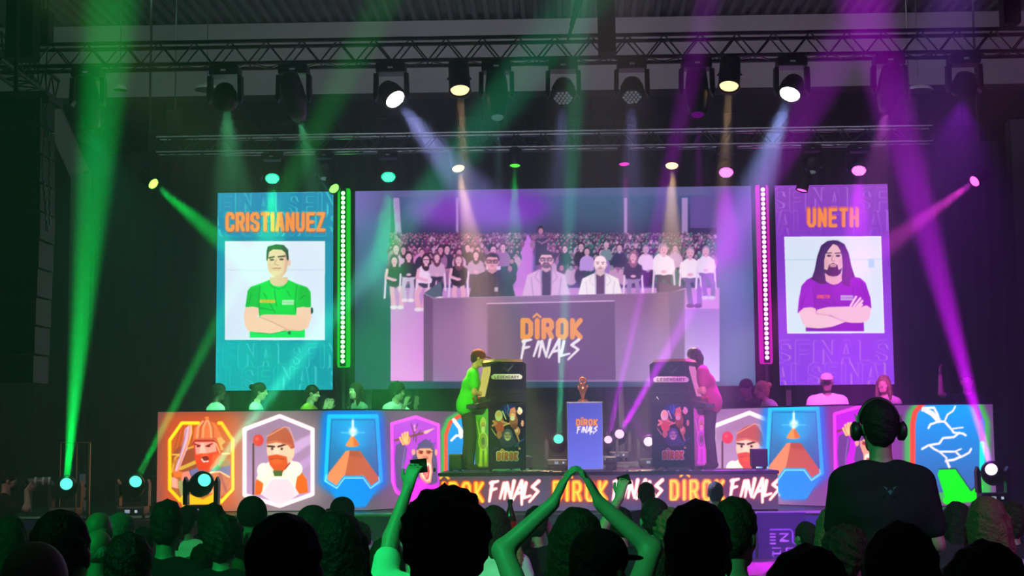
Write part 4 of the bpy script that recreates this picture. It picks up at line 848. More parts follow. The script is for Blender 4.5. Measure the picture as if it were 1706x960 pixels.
def nets(sdf, h, tex=0.):
    lo, hi = sdf.bounds(); nb = 4; n = np.ceil((hi-lo)/(h*nb)).astype(int)+1
    g = [lo[i]+(np.arange(n[i])*nb+(nb-1)/2)*h for i in range(3)]
    C = np.stack(np.meshgrid(*g, indexing='ij'), -1).reshape(-1, 3); dc = sdf.ev(C).reshape(n)
    keep = np.abs(dc) < h*nb*1.35+tex*1.5
    V = np.repeat(np.repeat(np.repeat(dc, nb, 0), nb, 1), nb, 2).astype(np.float32); K = np.repeat(np.repeat(np.repeat(keep, nb, 0), nb, 1), nb, 2)
    idx = np.argwhere(K); V[K] = sdf.ev(lo+idx*h, tex)
    Sg = V < 0; c = np.zeros(tuple(np.array(V.shape)-1), np.int8)
    offs = [(i, j, k) for i in (0, 1) for j in (0, 1) for k in (0, 1)]; X, Y, Z = c.shape
    for i, j, k in offs: c += Sg[i:i+X, j:j+Y, k:k+Z]
    act = np.argwhere((c > 0) & (c < 8)); ids = np.full(c.shape, -1, np.int32); ids[tuple(act.T)] = np.arange(len(act))
    cv_ = np.stack([V[act[:, 0]+i, act[:, 1]+j, act[:, 2]+k] for i, j, k in offs], 1); pos = np.zeros((len(act), 3)); cnt = np.zeros(len(act))
    for a in range(8):
        for b in range(a+1, 8):
            oa, ob = np.array(offs[a]), np.array(offs[b])
            if np.abs(oa-ob).sum() != 1: continue
            m = (cv_[:, a] < 0) != (cv_[:, b] < 0); t = cv_[m, a]/(cv_[m, a]-cv_[m, b]); pos[m] += oa+(ob-oa)*t[:, None]; cnt[m] += 1
    P = lo+(act+pos/cnt[:, None])*h; F = []
    for ax in range(3):
        s0 = [slice(1, None)]*3; s0[ax] = slice(0, -1); s1 = [slice(1, None)]*3; s1[ax] = slice(1, None)
        e = np.argwhere(Sg[tuple(s0)] != Sg[tuple(s1)]); off = np.ones(3, int); off[ax] = 0; e = e+off
        u, v = [(1, 2), (2, 0), (0, 1)][ax]; du = np.zeros(3, int); du[u] = 1; dv = np.zeros(3, int); dv[v] = 1
        ok = np.all(e < np.array(c.shape), 1); e = e[ok]
        q = np.stack([ids[tuple((e-du-dv).T)], ids[tuple((e-dv).T)], ids[tuple(e.T)], ids[tuple((e-du).T)]], 1)
        fl = ~Sg[tuple(e.T)]; q[fl] = q[fl][:, ::-1]; q = q[(q >= 0).all(1)]; F.append(q)
    return P, np.concatenate(F)
def hand(s, w, d, nrm, side, curl=.3, sc=1.0):
    """w wrist, d hand direction, nrm palm normal, side = +1 thumb toward cross(d,nrm)"""
    w = np.array(w, float); d = np.array(d, float); d /= np.linalg.norm(d); nrm = np.array(nrm, float); nrm -= d*(nrm @ d); nrm /= np.linalg.norm(nrm); u = np.cross(d, nrm)*side
    for k in (-.024, -.008, .008, .024): s.c(w+u*k*.6*sc, w+(d*.085+u*k*1.1)*sc, .014*sc, .012*sc, k=.012)
    for i, (k, L) in enumerate(((.030, .068), (.010, .076), (-.011, .070), (-.031, .055))):
        b0 = w+(d*.09+u*k)*sc; a1 = curl; d1 = d*math.cos(a1)+nrm*math.sin(a1)+u*k*2.2; p1 = b0+d1*L*.5*sc
        d2 = d*math.cos(a1*2.2)+nrm*math.sin(a1*2.2)+u*k*1.5; p2 = p1+d2*L*.5*sc
        s.c(b0, p1, .0095*sc, .0088*sc, k=.005); s.c(p1, p2, .0088*sc, .0075*sc, k=.005)
    t0 = w+(d*.025+u*.026)*sc; t1 = t0+(d*.03+u*.03+nrm*.012)*sc; t2 = t1+(d*.032+u*.008+nrm*.012)*sc
    s.c(t0, t1, .0125*sc, .011*sc, k=.01); s.c(t1, t2, .0105*sc, .009*sc, k=.006)
def figure(pose):
    g = pose.get; P = np.array(g('pel', (0, 0, .5)), float); R = rotm(g('twist', 0), -g('lean', 3), g('side', 0)); b = g('build', 1.0); fem = g('fem', False)
    T = lambda x, y, z: P+R @ np.array((x, y, z), float)
    N = T(0, 0, .50); hy, hp = g('head', (0, 0)); HR_ = rotm(hy, -hp, g('tilt', 0)); H = N+R @ np.array((0, .015, .06))+HR_ @ np.array((0, .012, .115))
    s = Sdf(); sh = Sdf(); tr = Sdf()
    hw = .10 if fem else .09; cw = (.085 if fem else .10)*b
    s.c(T(-hw*.8, 0, .02), T(hw*.8, 0, .02), .115*b, k=.05)
    s.c(T(0, .0, .05), T(0, .0, .25), .115*b, .12*b, k=.06)
    s.c(T(-.04, 0, .12), T(.04, 0, .12), .105*b, k=.05)
    s.c(T(-cw, .005, .30), T(cw, .005, .30), .108*b, k=.06)
    if fem:
        for q in (-1, 1): s.e(T(q*.075, .085, .30), (.055, .05, .055), None, .03)
    s.c(T(-.13*b, -.005, .425), T(.13*b, -.005, .425), .062*b, k=.06); s.c(T(-.07, -.012, .46), T(.07, -.012, .46), .05, k=.05)
    s.c(N-R @ np.array((0, 0, .03)), H-HR_ @ np.array((0, .02, .06)), .054 if not fem else .046, .05 if not fem else .044, k=.03)
    torso = [(p[1], p[2], p[3], p[4], p[0]) for p in s.p[:-1]]
    # head
    h = lambda x, y, z: H+HR_ @ np.array((x, y, z), float)
    s.e(h(0, -.012, .025), (.076, .095, .092), HR_, .02); s.e(h(0, .018, -.035), (.060, .072, .075), HR_, .03); s.c(h(-.022, .055, -.088), h(.022, .055, -.088), .026, k=.03)
    s.c(h(0, .088, .008), h(0, .107, -.026), .0085, .013, k=.014); s.e(h(0, .09, -.030), (.019, .013, .009), HR_, .008)
    for q in (-1, 1):
        s.e(h(q*.079, -.006, -.012), (.010, .021, .031), HR_, .006); s.e(h(q*.031, .099, .004), (.017, .018, .012), HR_, .016, -1)
        s.c(h(q*.014, .087, .024), h(q*.046, .076, .026), .0085, k=.012); s.e(h(q*.042, .066, -.03), (.02, .018, .02), HR_, .02); s.e(h(q*.031, .080, .003), (.0125, .0125, .011), HR_, .004)
    s.c(h(-.02, .083, -.053), h(.02, .083, -.053), .0065, k=.006); s.c(h(-.016, .082, -.063), h(.016, .082, -.063), .0075, k=.006)
    # arms
    for q, key in ((-1, 'armL'), (1, 'armR')):
        a = g(key, None)
        if a is None: a = ((q*.25, .05, P[2]+.20), (q*.16, .28, P[2]+.12), (-q*.3, 1, -.1), (0, 0, -1), .5)
        S0 = T(q*.178*b, -.005, .42); E = np.array(a[0], float); Wr = np.array(a[1], float)
        # keep bone lengths
        v = E-S0; E = S0+v/np.linalg.norm(v)*.285; v = Wr-E; Wr = E+v/np.linalg.norm(v)*.25
        s.c(S0, E, .050*b, .038*b, k=.035); s.c(E, Wr, .039*b, .026, k=.02); hand(s, Wr, a[2], a[3], -q*(a[5] if len(a) > 5 else 1), a[4])
        sh.c(S0, S0+(E-S0)*g('sleeve', .62), .066*b, .064*b, k=.04)
        if g('sleeve', .62) >= 1: sh.c(E, E+(Wr-E)*.92, .053*b, .040, k=.03)
        pose['_w%d' % q] = Wr; pose['_e%d' % q] = E
    for q, key in ((-1, 'legL'), (1, 'legR')):
        a = g(key, None)
        if a is None: a = ((q*.14, .46, P[2]+.01), (q*.15, .44, P[2]-.41))
        J = T(q*hw, 0, -.01); Kn = np.array(a[0], float); A = np.array(a[1], float); v = Kn-J; Kn = J+v/np.linalg.norm(v)*.44; v = A-Kn; A = Kn+v/np.linalg.norm(v)*.41
        s.c(J, Kn, .082*b, .056*b, k=.05); s.c(Kn, A, .054*b, .036, k=.03); f = np.array(g('toe', (0, 1, 0)), float); s.c(A+(0, 0, -.035), A+f*.15+(0, 0, -.05), .035, .028, k=.03)
        tr.c(J, Kn, .098*b, .075*b, k=.05); tr.c(Kn, A+(A-Kn)*-.04, .074*b, .062, k=.04)
        pose['_a%d' % q] = A
    tr.c(T(-hw*.8, 0, .02), T(hw*.8, 0, .02), .135*b, k=.05)
    for (a, bb, r1, r2, t) in torso:
        if t == 'c': sh.c(a, bb, r1+.014, r2+.014, k=.05)
        else: sh.e(a, bb+.012, None, .03)
    sh.c(T(-hw*.8, 0, .0), T(hw*.8, 0, .0), .146*b, k=.05); sh.c(T(-hw*.8, 0, -.04), T(hw*.8, 0, -.04), .140*b, k=.03)
    sh.e(N+R @ np.array((0, .03, .045)), (.066, .075, .05), None, .01, -1)
    pose['_H'] = H; pose['_R'] = HR_; pose['_N'] = N; pose['_T'] = T
    return s, sh, tr
def hair_sdf(pose, style):
    H = pose['_H']; R = pose['_R']; N = pose['_N']; h = lambda x, y, z: H+R @ np.array((x, y, z), float); s = Sdf(); tex = .0015
    face = lambda d=0: s.e(h(0, .115, -.045-d), (.066, .085, .095), R, .012, -1)
    if style == 'short': s.e(h(0, -.016, .033), (.084, .102, .098), R); s.e(h(0, -.055, -.02), (.07, .055, .07), R, .02); face(); [s.e(h(q*.085, .01, -.03), (.03, .028, .045), R, .008, -1) for q in (-1, 1)]; tex = .003
    if style == 'tall': s.e(h(0, -.01, .05), (.088, .102, .108), R); s.e(h(0, -.05, -.01), (.075, .062, .08), R, .02); face(); tex = .004
    if style == 'curly': s.e(h(0, -.018, .04), (.112, .12, .112), R); s.e(h(0, -.06, -.02), (.09, .07, .09), R, .03); face(.005); tex = .008
    if style == 'bald': s.e(h(0, -.05, -.01), (.074, .058, .055), R); [s.e(h(q*.04, -.05, -.01), (.042, .055, .05), R, .01) for q in (-1, 1)]; s.e(h(0, .0, .085), (.07, .1, .06), R, .01, -1)
    if style in ('long', 'longer', 'bun', 'tail'):
        s.e(h(0, -.018, .032), (.090, .104, .100), R); s.e(h(0, -.058, -.03), (.08, .055, .09), R, .03)
        if style in ('long', 'longer'):
            L = .22 if style == 'long' else .34
            for x in (-.07, -.035, 0, .035, .07): a = h(x, -.075+abs(x)*.5, -.04); s.c(a, a+np.array((x*.25, -.03, -L)), .036, .028, k=.03)
            for q in (-1, 1): s.c(h(q*.080, .02, .02), h(q*.092, .035, -.12), .026, .026, k=.03); a = h(q*.092, .035, -.12); s.c(a, a+np.array((0, -.01, -L*.6)), .026, .018, k=.02)
        if style == 'bun': s.e(h(0, -.125, .05), (.042, .042, .042), R, .01)
        if style == 'tail': s.c(h(0, -.11, .02), h(0, -.15, -.06), .03, .034, k=.02); s.c(h(0, -.15, -.06), h(0, -.125, -.24), .034, .016, k=.02)
        face(); tex = .003
    if style == 'beard': s.e(h(0, .05, -.085), (.056, .05, .045), R); s.e(h(0, .092, -.056), (.024, .02, .008), R, .005, -1); s.e(h(0, .02, -.04), (.05, .06, .05), R, .01, -1); tex = .002
    if style == 'cap': s.e(h(0, -.008, .045), (.090, .106, .088), R); s.e(h(0, .0, -.075), (.12, .14, .075), R, .006, -1); tex = 0
    if style == 'brim': s.e(h(0, .135, .042), (.072, .072, .010), R); tex = 0
    if style == 'beanie': s.e(h(0, -.014, .038), (.092, .106, .106), R); s.e(h(0, .03, -.12), (.14, .16, .105), R, .006, -1); tex = .001
    return s, tex
def skin_m(c): return mat('skin', c, .5, 0, .06, 30, .05)
def cloth_m(c): return mat('woven_cloth', c, .9, 0, .18, 14, .3, .12)
def hair_m(c): return mat('hair', c, .6, 0, .4, 70, .6, .22)
HCOL = dict(black=(.006, .005, .005), brown=(.03, .017, .01), dark=(.012, .009, .007), grey=(.16, .17, .18), blond=(.38, .26, .12), fair=(.14, .085, .045))
MESHES = {}
def parts(key, pose, styles, h=.010):
    """meshes for one pose, made once"""
    if key not in MESHES:
        s, sh, tr = figure(pose); d = {}
        for nm, f, hh in (('body', s, h), ('shirt', sh, h*1.25), ('trousers', tr, h*1.4)):
            P, F = nets(f, hh); o = np_mesh(nm, P, F, None, None, None, True); d[nm] = o.data; bpy.data.objects.remove(o)
        MESHES[key] = (d, dict(pose))
    d, ps = MESHES[key]
    for st in styles:
        if st not in d:
            f, tex = hair_sdf(ps, st); P, F = nets(f, h*.85, tex); o = np_mesh(st, P, F, None, None, None, True); d[st] = o.data; bpy.data.objects.remove(o)
    return d, ps
NAMES = {'cap': 'cap', 'brim': 'cap_brim', 'beard': 'beard', 'beanie': 'knit_hat'}
def person(label, key, pose, loc, rz, hair='short', hcol='dark', shirt=(.2, .2, .2), trousers=(.02, .02, .03), skin=(.45, .27, .2), sc=1., h=.010, group=None, extra=(), capcol=(.01, .01, .012), shoes=True):
    styles = [hair]+list(extra) if hair else list(extra)
    d, ps = parts(key, pose, styles, h)
    t = thing('person', label, 'person', loc, rz, group); t.scale = (sc, sc, sc)
    link('body', d['body'], skin_m(skin), t); link('shirt', d['shirt'], cloth_m(shirt), t)
    if trousers is not None: link('trousers', d['trousers'], cloth_m(trousers), t)
    for st in styles:
        m = cloth_m(capcol) if st in ('cap', 'brim', 'beanie') else hair_m(HCOL[hcol])
        link(NAMES.get(st, 'hair'), d[st], m, t)
    if shoes and trousers is not None:
        if 'shoe' not in d:
            for q in (-1, 1):
                A = ps['_a%d' % q]; f = np.array(ps.get('toe', (0, 1, 0)), float); f_ = Sdf().c(A+(0, 0, -.03)-f*.03, A+f*.16+(0, 0, -.05), .046, .038, k=.02); f_.c(A+(0, 0, -.0), A+(0, 0, -.04), .047, k=.02)
                P, F = nets(f_, .014); o = np_mesh('shoe', P, F, None, None, None, True); d['shoe' if q < 0 else 'shoe2'] = o.data; bpy.data.objects.remove(o)
        link('shoe', d['shoe'], cloth_m((.03, .03, .03)), t); link('shoe', d['shoe2'], cloth_m((.03, .03, .03)), t)
    return t, ps
# chair, built once then copied
CHM = mat('chair_plastic', (.03, .03, .035), .5)
def make_chair(label, loc, rz, sc=1., group=None, arms=False):
    t = thing('chair', label, 'chair', loc, rz, group); t.scale = (sc, sc, sc)
    if 'chair' not in MESHES:
        D = {}
        def mk(n, bm): o = fin(n, bm, CHM); D[n] = o.data; bpy.data.objects.remove(o)
        mk('seat', B(-.21, .21, -.21, .22, .345, .375, .012)); mk('backrest', B(-.20, .20, -.25, -.225, .5, .86, .01)); mk('leg', TB((0, 0, 0), (0, 0, .35), .013)); mk('back_post', TB((0, -.22, .34), (0, -.24, .8), .012))
        MESHES['chair'] = D
    D = MESHES['chair']; link('seat', D['seat'], None, t); link('backrest', D['backrest'], None, t)
    for x in (-.18, .18):
        for y in (-.18, .18): o = link('leg', D['leg'], None, t); o.location = (x, y, 0)
        o = link('back_post', D['back_post'], None, t); o.location = (x, 0, 0)
    return t
# ================================================================ stage fixtures
LENS_OFF = mat('dark_glass_lens', (.02, .02, .03), .08, 0, .1, 5, 0, .8)
def moving_head(label, loc, aim, kind='wash', col=None, power=0., beam=6., hang=True, sc=1., group=None, core=None, estr=6., spotp=True, name=None):
    """base, yoke arms, tilting head; loc = clamp point (hanging) or floor point"""
    loc = Vector(loc); t = thing(name or ('moving_head_light' if kind != 'par' else 'par_light'), label, 'stage light', loc, 0, group); sg = -1 if hang else 1
    t.scale = (sc, sc, sc); K = lambda z: sg*z
    if kind == 'par':
        fin('clamp', B(-.03, .03, -.03, .03, min(0, K(.09)), max(0, K(.09)), .01), BLACK, t)
        piv = Vector((0, 0, K(.16)))
    else:
        if hang: fin('clamp', B(-.05, .05, -.03, .03, K(.05), 0), BLACK, t)
        o = fin('base', B(-.17, .17, -.13, .13, min(K(.05), K(.16)), max(K(.05), K(.16)), .025), BLACK, t)
        if hang: fin('status_light', B(-.03, .03, -.134, -.128, K(.12), K(.10)), glow('status_glow', (.5, .6, .8), .07), o)
        else:
            fin('display', B(-.06, -.0, -.136, -.128, .08, .12), glow('status_glow', (.5, .6, .8), .6), o); fin('status_light', B(.06, .09, -.136, -.128, .085, .115), glow('status_glow', (.5, .6, .8), 1.), o)
            for x in (-.13, .13): fin('rubber_foot', TB((x, 0, 0), (x, 0, .05), .02), BLACK, o)
        piv = Vector((0, 0, K(.40)))
        for sx in (-1, 1):
            fin('yoke_arm', prism([(sx*.15, K(.16)), (sx*.20, K(.16)), (sx*.205, K(.42)), (sx*.185, K(.48)), (sx*.155, K(.42))], -.06, .06), BLACK, t)
    wp = loc+piv*sc; d = (Vector(aim)-wp).normalized(); M = Matrix.Translation(piv) @ d.to_track_quat('Z', 'Y').to_matrix().to_4x4()
    if kind == 'wash': prof = [(.05, -.16), (.10, -.14), (.135, -.05), (.145, .06), (.14, .10), (.125, .105), (.12, .09)]; rl = .118; zl = .092
    elif kind == 'profile': prof = [(.06, -.30), (.11, -.28), (.13, -.1), (.135, .1), (.115, .22), (.085, .34), (.075, .34), (.07, .33)]; rl = .07; zl = .332
    elif kind == 'beam': prof = [(.06, -.18), (.12, -.16), (.14, -.04), (.13, .08), (.09, .16), (.08, .165), (.075, .15)]; rl = .074; zl = .152
    else: prof = [(.05, -.16), (.085, -.15), (.09, .12), (.095, .13), (.085, .135), (.08, .11)]; rl = .078; zl = .112
    hd = fin('lamp_head', lathe(prof, 20, M), mat('fixture_shell', (.02, .02, .022), .4, .2), t, True)
    if kind == 'par':
        for sx in (-1, 1): fin('bracket', TB((sx*.03, 0, K(.08)), (sx*.1, 0, K(.17)), .008), BLACK, t)
    if col is None: m = LENS_OFF
    else: m = glow('lamp_lens', core or col, estr)
    bm = bmesh.new(); bmesh.ops.create_cone(bm, cap_ends=True, segments=20, radius1=rl, radius2=rl*.96, depth=.012, matrix=M @ Matrix.Translation((0, 0, zl))); fin('lens', bm, m, hd)
    if kind == 'wash':
        k = 0
        for i in range(-2, 3):
            for j in range(-2, 3):
                x = (i+j*.5)*.046; y = j*.04
                if x*x+y*y > .0105: continue
                bm = bmesh.new(); bmesh.ops.create_cone(bm, cap_ends=True, segments=8, radius1=.018, radius2=.014, depth=.012, matrix=M @ Matrix.Translation((x, y, zl+.011)))
                fin('diode', bm, glow('diode_glow', tuple(min(1, c*.85+.12) for c in (core or col)), estr*1.5) if col else LENS_OFF, hd)
    if col and power:
        p = wp+d*(zl+.03)*sc; spot('light_beam', p, Vector(aim), beam, power, col, .8, rl*.5)
    return t
TZ = ZF; RZ = ZR
def F(px, y=17.0): a = at(px, 103, y); return (a.x, y, TZ)
def Rr(px): a = at(px, 246, 22); return (a.x, 22.0, RZ)
# front truss, left to right
moving_head('dark moving head light at the far left of the front truss behind the green beam', F(148), at(200, 500, 18), 'profile', (0, 1, .5), 200, 80, core=(0, .02, .01), estr=1)  # head is unlit; its wide green fill is added to tint the haze
moving_head('green rimmed moving head left of the large tilted profile on the front truss', F(376), (-4.4, 21.4, 2.2), 'wash', (.16, 1, .36), 5500, 26, core=(.05, .6, .12), estr=.8)
moving_head('large profile moving head tilted right, left of the white lit wash light', F(490), (-2.75, 21.4, 2.3), 'profile', (.16, 1, .36), 3600, 22, core=(0, .1, .02), estr=1)
moving_head('bright white wash light on the front truss, left one of the two lit white', F(652), at(768, 300, 16.25), 'wash', (.42, .46, 1), 9000, 19, core=(1, .9, 1), estr=6)
moving_head('black par light with amber glow on the front truss above the left player', F(765), at(775, 300, 16.4), 'par', AMBER, 6000, 9, core=(1, .6, .3), estr=2.5, sc=1.4)
moving_head('large profile moving head pointing down right of the left amber par light', F(827), at(832, 300, 16.6), 'profile', (.3, .7, .8), 1400, 9, core=(.05, .1, .1), estr=1)
moving_head('round wash light facing the audience, left of the hanging cable duct', F(938), at(932, 300, 16.3), 'wash', (.4, .45, 1), 1700, 15, core=(.02, .03, .05), estr=.5)
moving_head('round wash light with pink status light, right of the hanging cable duct', F(1052), at(1052, 300, 16.3), 'wash', (.5, .4, 1), 2000, 15, core=(.02, .03, .05), estr=.5)
moving_head('large profile moving head pointing down inside the narrow violet beam', F(1160), at(1165, 300, 16.6), 'profile', MAG, 2200, 8, core=(.1, .0, .15), estr=1)
moving_head('black par light with amber glow on the front truss above the right player', F(1215), at(1206, 300, 16.4), 'par', AMBER, 5600, 9, core=(1, .6, .3), estr=2.5, sc=1.4)
moving_head('bright bluish white wash light on the front truss, right one of the two lit white', F(1318), at(1258, 320, 16.25), 'wash', (.36, .48, 1), 9500, 19, core=(.9, .95, 1), estr=6)
moving_head('dark moving head light hidden in the wide violet beam on the front truss', F(1480), (4.1, 21.6, 2.3), 'profile', (.9, .15, .85), 4200, 26, core=(.1, 0, .1), estr=1)
moving_head('dark wash light near the right end of the front truss', F(1605), at(1560, 500, 18.5), 'wash', (.45, 0, 1), 1200, 80, core=(.01, 0, .02), estr=1)  # unlit fixture; wide violet fill added to colour the air
# rear truss
moving_head('green lit wash light on the rear truss above the left portrait screen', Rr(454), at(452, 420, 21.0), 'wash', GREEN, 7000, 22, core=(.0, 1, .45), estr=1.6, sc=.9)
moving_head('unlit moving head on the rear truss between the two green wash lights', Rr(541), at(540, 400, 21.6), 'beam', sc=.8)
moving_head('green lit wash light on the rear truss above the left edge of the centre screen', Rr(647), at(647, 420, 21.0), 'wash', GREEN, 7000, 22, core=(.0, 1, .45), estr=1.6, sc=.9)
moving_head('amber lit par light on the rear truss above the centre screen, left of the two', Rr(761), at(790, 420, 21.2), 'par', AMBER, 12000, 17, core=(1, .62, .3), estr=3, sc=1.2)
moving_head('small green lit par light on the rear truss above the centre screen', Rr(858), at(856, 420, 21.6), 'par', GREEN, 6000, 15, core=(.1, 1, .05), estr=1.5, sc=1.)
moving_head('small magenta lit par light on the rear truss above the centre screen', Rr(1039), at(1048, 420, 21.6), 'par', PINK, 3000, 15, core=(1, .05, .7), estr=1.3, sc=1.)
moving_head('amber lit par light on the rear truss above the centre screen, right of the two', Rr(1119), at(1119, 420, 21.2), 'par', AMBER, 12000, 17, core=(1, .62, .3), estr=3, sc=1.2)
moving_head('magenta lit wash light on the rear truss above the right edge of the centre screen', Rr(1209), at(1209, 420, 21.0), 'wash', (.8, 0, 1), 7000, 22, core=(1, .15, .95), estr=1.8, sc=.9)
moving_head('unlit moving head on the rear truss above the right portrait screen', Rr(1352), at(1350, 400, 21.6), 'beam', sc=.8)
moving_head('magenta lit wash light on the rear truss above the right portrait screen', Rr(1430), at(1428, 420, 21.0), 'wash', (.8, 0, 1), 7000, 22, core=(1, .15, .95), estr=1.8, sc=.9)
def dropped(px, py, Y, aim, col, core, label, power, beam, z_top=None):
    p = at(px, py, Y); zt = RZ if z_top is None else z_top
    t = moving_head(label, (p.x, p.y, p.z+.16), aim, 'par', col, power, beam, core=core, estr=7)
    fin('drop_pole', TB((0, 0, 0), (0, 0, zt-p.z-.16), .018), STEEL, t)
dropped(551, 308, 22.1, at(575, 335, 21.8), GREEN, (.1, 1, .05), 'small green lit par light on a drop pole above the green batten', 260, 22)
dropped(1339, 304, 22.1, at(1310, 420, 22), PINK, (1, .05, .6), 'small magenta lit par light on a drop pole above the right portrait screen', 120, 18)
0 and dropped(1270, 330, 22.6, at(1271, 420, 22.4), PINK, (1, .1, .9), 'small magenta lit par light on a drop pole at the top of the magenta batten', 100, 20)
dropped(248, 300, 21, at(362, 395, 20.2), GREEN, (.2, 1, .05), 'green lit par light hanging alone left of the left portrait screen', 16000, 11, ZD)
dropped(1632, 296, 21, at(1500, 392, 20.2), PINK, (1, .05, .5), 'magenta lit par light hanging alone right of the right portrait screen', 14000, 11, ZD)
# floor moving heads with beams thrown out over the audience
def floor_head(px, py, Y, zf, aim, col, core, label, power, beam, sc=1., estr=2.0, group=None):
    p = at(px, py, Y); base = zf; H = (p.z-base)
    s_ = max(.5, min(1.3, H/.40)) if sc is None else sc
    t = moving_head(label, (p.x, Y, p.z-.40*s_), aim, 'beam', col, power, beam, hang=False, core=core, estr=estr, sc=s_)
    gap = p.z-.40*s_-base
    if gap > .03: 
        c = thing('road_case', 'black road case under the '+label.split(' with')[0][:60], 'case', (p.x, Y, base))
        fin('case_body', B(-.28, .28, -.22, .22, .0, gap-.005, .012), BLACK, c); fin('edge_trim', B(-.285, .285, -.225, -.215, gap-.03, gap-.005), STEEL, c)
        for sx in (-1, 1): fin('corner_cap', B(sx*.25-.03, sx*.25+.03, -.235, -.21, .0, .05), STEEL, c)
    return t
CY = (.10, 1, .62)
floor_head(110, 812, 18.2, 0, at(186, 0, 8.5), GREEN, CY, 'leftmost green floor light with the widest green beam, beside the stage', 150000, 2.2)
floor_head(222, 810, 18.2, 0, at(470, 330, 12.5), GREEN, CY, 'second green floor light with a beam slanting to the left portrait screen', 65000, 1.9)
floor_head(336, 806, 17.2, 0, at(560, 520, 12.5), TEAL, CY, 'green floor light standing in front of the warrior picture', 80000, 2.2, sc=1.0)
floor_head(930, 738, 20.6, 1.085, at(960, 130, 13), TEAL, (.1, 1, .55), 'green floor light left of the trophy plinth with a thin teal beam', 75000, 1.7, sc=None)
floor_head(1012, 738, 21.2, 1.085, at(1175, 20, 12.5), MAG, (1, .5, 1), 'violet floor light close right of the trophy plinth', 95000, 1.7, sc=.75)
floor_head(1030, 727, 21.9, 1.085, at(1450, 0, 10), MAG, (1, .5, 1), 'violet floor light standing behind, second right of the trophy plinth', 120000, 2.0, sc=.9)
floor_head(1082, 738, 20.6, 1.085, at(900, 500, 12), MAG, (1, .55, 1), 'violet floor light left of the right game cabinet', 1500, 5, sc=None)
floor_head(1653, 788, 18.6, 0, at(1440, 0, 9), MAG, (1, .75, 1), 'rightmost violet floor light with the widest violet beam, beside the lightning picture', 150000, 2.2)
# ================================================================ game cabinets
CAB = mat('cabinet_laminate', (.018, .016, .032), .35, 0, .1)
ORG = mat('wooden_edge', (.35, .22, .12), .5)
def cab_print(x0, y0, x1, y1, lit=1.):
    cv = Canvas(x0-4, y0-4, x1+4, y1+4, 4, (18, 14, 40)); w = x1-x0; sc = (y1-y0)/113.; cv.tr(x0+(w-61*sc)/2, y0, 1/sc)
    cv.poly([(-9, -3), (70, -3), (70, 118), (-9, 118)], (18, 13, 40)); cv.ell(32, 8, 14, 12, (30, 50, 190), .8, 4); cv.line([(31, 0), (33, 9), (30, 14), (34, 22)], 1, (120, 170, 255)); cv.line([(26, 4), (28, 16)], .8, (90, 120, 240)); cv.line([(61, 62), (52, 68), (50, 72), (44, 76)], 1.6, (70, 110, 250), .9); cv.line([(2, 84), (10, 78), (14, 80)], 1.4, (70, 90, 230), .9)
    pk = (240, 150, 150); sk = (235, 180, 160); wh = (225, 220, 225)
    cv.ell(16, 34, 9, 14, (200, 90, 100)); cv.ell(15, 20, 7, 10, wh); cv.ell(15, 17, 4.5, 5.5, sk); cv.line([(5, 30), (10, 34), (4, 38)], 4, pk); cv.line([(20, 30), (30, 34)], 3.6, pk); cv.ell(17, 42, 8, 9, (220, 80, 90)); cv.line([(22, 12), (28, 26)], 2, wh); cv.ell(16, 55, 5, 7, (210, 120, 130)); cv.line([(2, 44), (10, 56)], 1.6, (230, 190, 190))
    cv.ell(42, 30, 8, 13, (150, 90, 70)); cv.ell(40, 18, 6.5, 8, (200, 110, 90)); cv.ell(40, 20, 4.5, 5, sk); cv.poly([(35, 8), (44, 4), (47, 14), (36, 16)], (215, 130, 120)); cv.ell(40, 25, 4.5, 4, wh); cv.line([(34, 34), (28, 36), (24, 38)], 3, sk); cv.ell(54, 10, 3.5, 6, wh, rot=-30); cv.ell(52, 14, 3, 5, (240, 190, 190), rot=-40); cv.ell(58, 34, 2.6, 6, (210, 150, 150)); cv.ell(49, 48, 5, 8, (190, 130, 110)); cv.ell(47, 46, 3.6, 4.6, sk); cv.line([(48, 54), (52, 66)], 3, (200, 140, 120)); cv.ell(44, 40, 5, 5, (120, 60, 50))
    cv.ell(31, 66, 15, 12, (60, 56, 130)); cv.ell(31, 54, 9.5, 10.5, (88, 80, 170)); cv.ell(31, 57, 6.4, 8, (190, 160, 200)); cv.line([(26, 54), (30, 55)], 1.3, (40, 20, 60)); cv.line([(33, 55), (37, 54)], 1.3, (40, 20, 60)); cv.ell(31, 63, 4, 2.4, (230, 210, 220)); cv.ell(31, 60, 2, 1.6, (140, 100, 150)); cv.line([(18, 66), (24, 74)], 3, (60, 50, 120)); cv.line([(44, 66), (54, 80)], 3, (80, 70, 140)); cv.ell(53, 80, 2.5, 2, (240, 170, 120))
    for o_, c_ in ((3.6, (255, 245, 245)), (0, (190, 50, 20))):
        text(cv, 'DIROK', 12-o_/2, 86-o_/2, 38+o_, 15+o_, 3.2+o_*1.1, c_, gap=.4 if not o_ else -.2)
    text(cv, 'DIROK', 12.5, 86.5, 37, 14, 1.9, (255, 140, 50), gap=1.3); circumflex(cv, 21.5, 84.5, 6, (250, 235, 235), 4); circumflex(cv, 21.5, 84.5, 5.5, (240, 100, 40), 1.8)
    cv.finish(.2); return cv
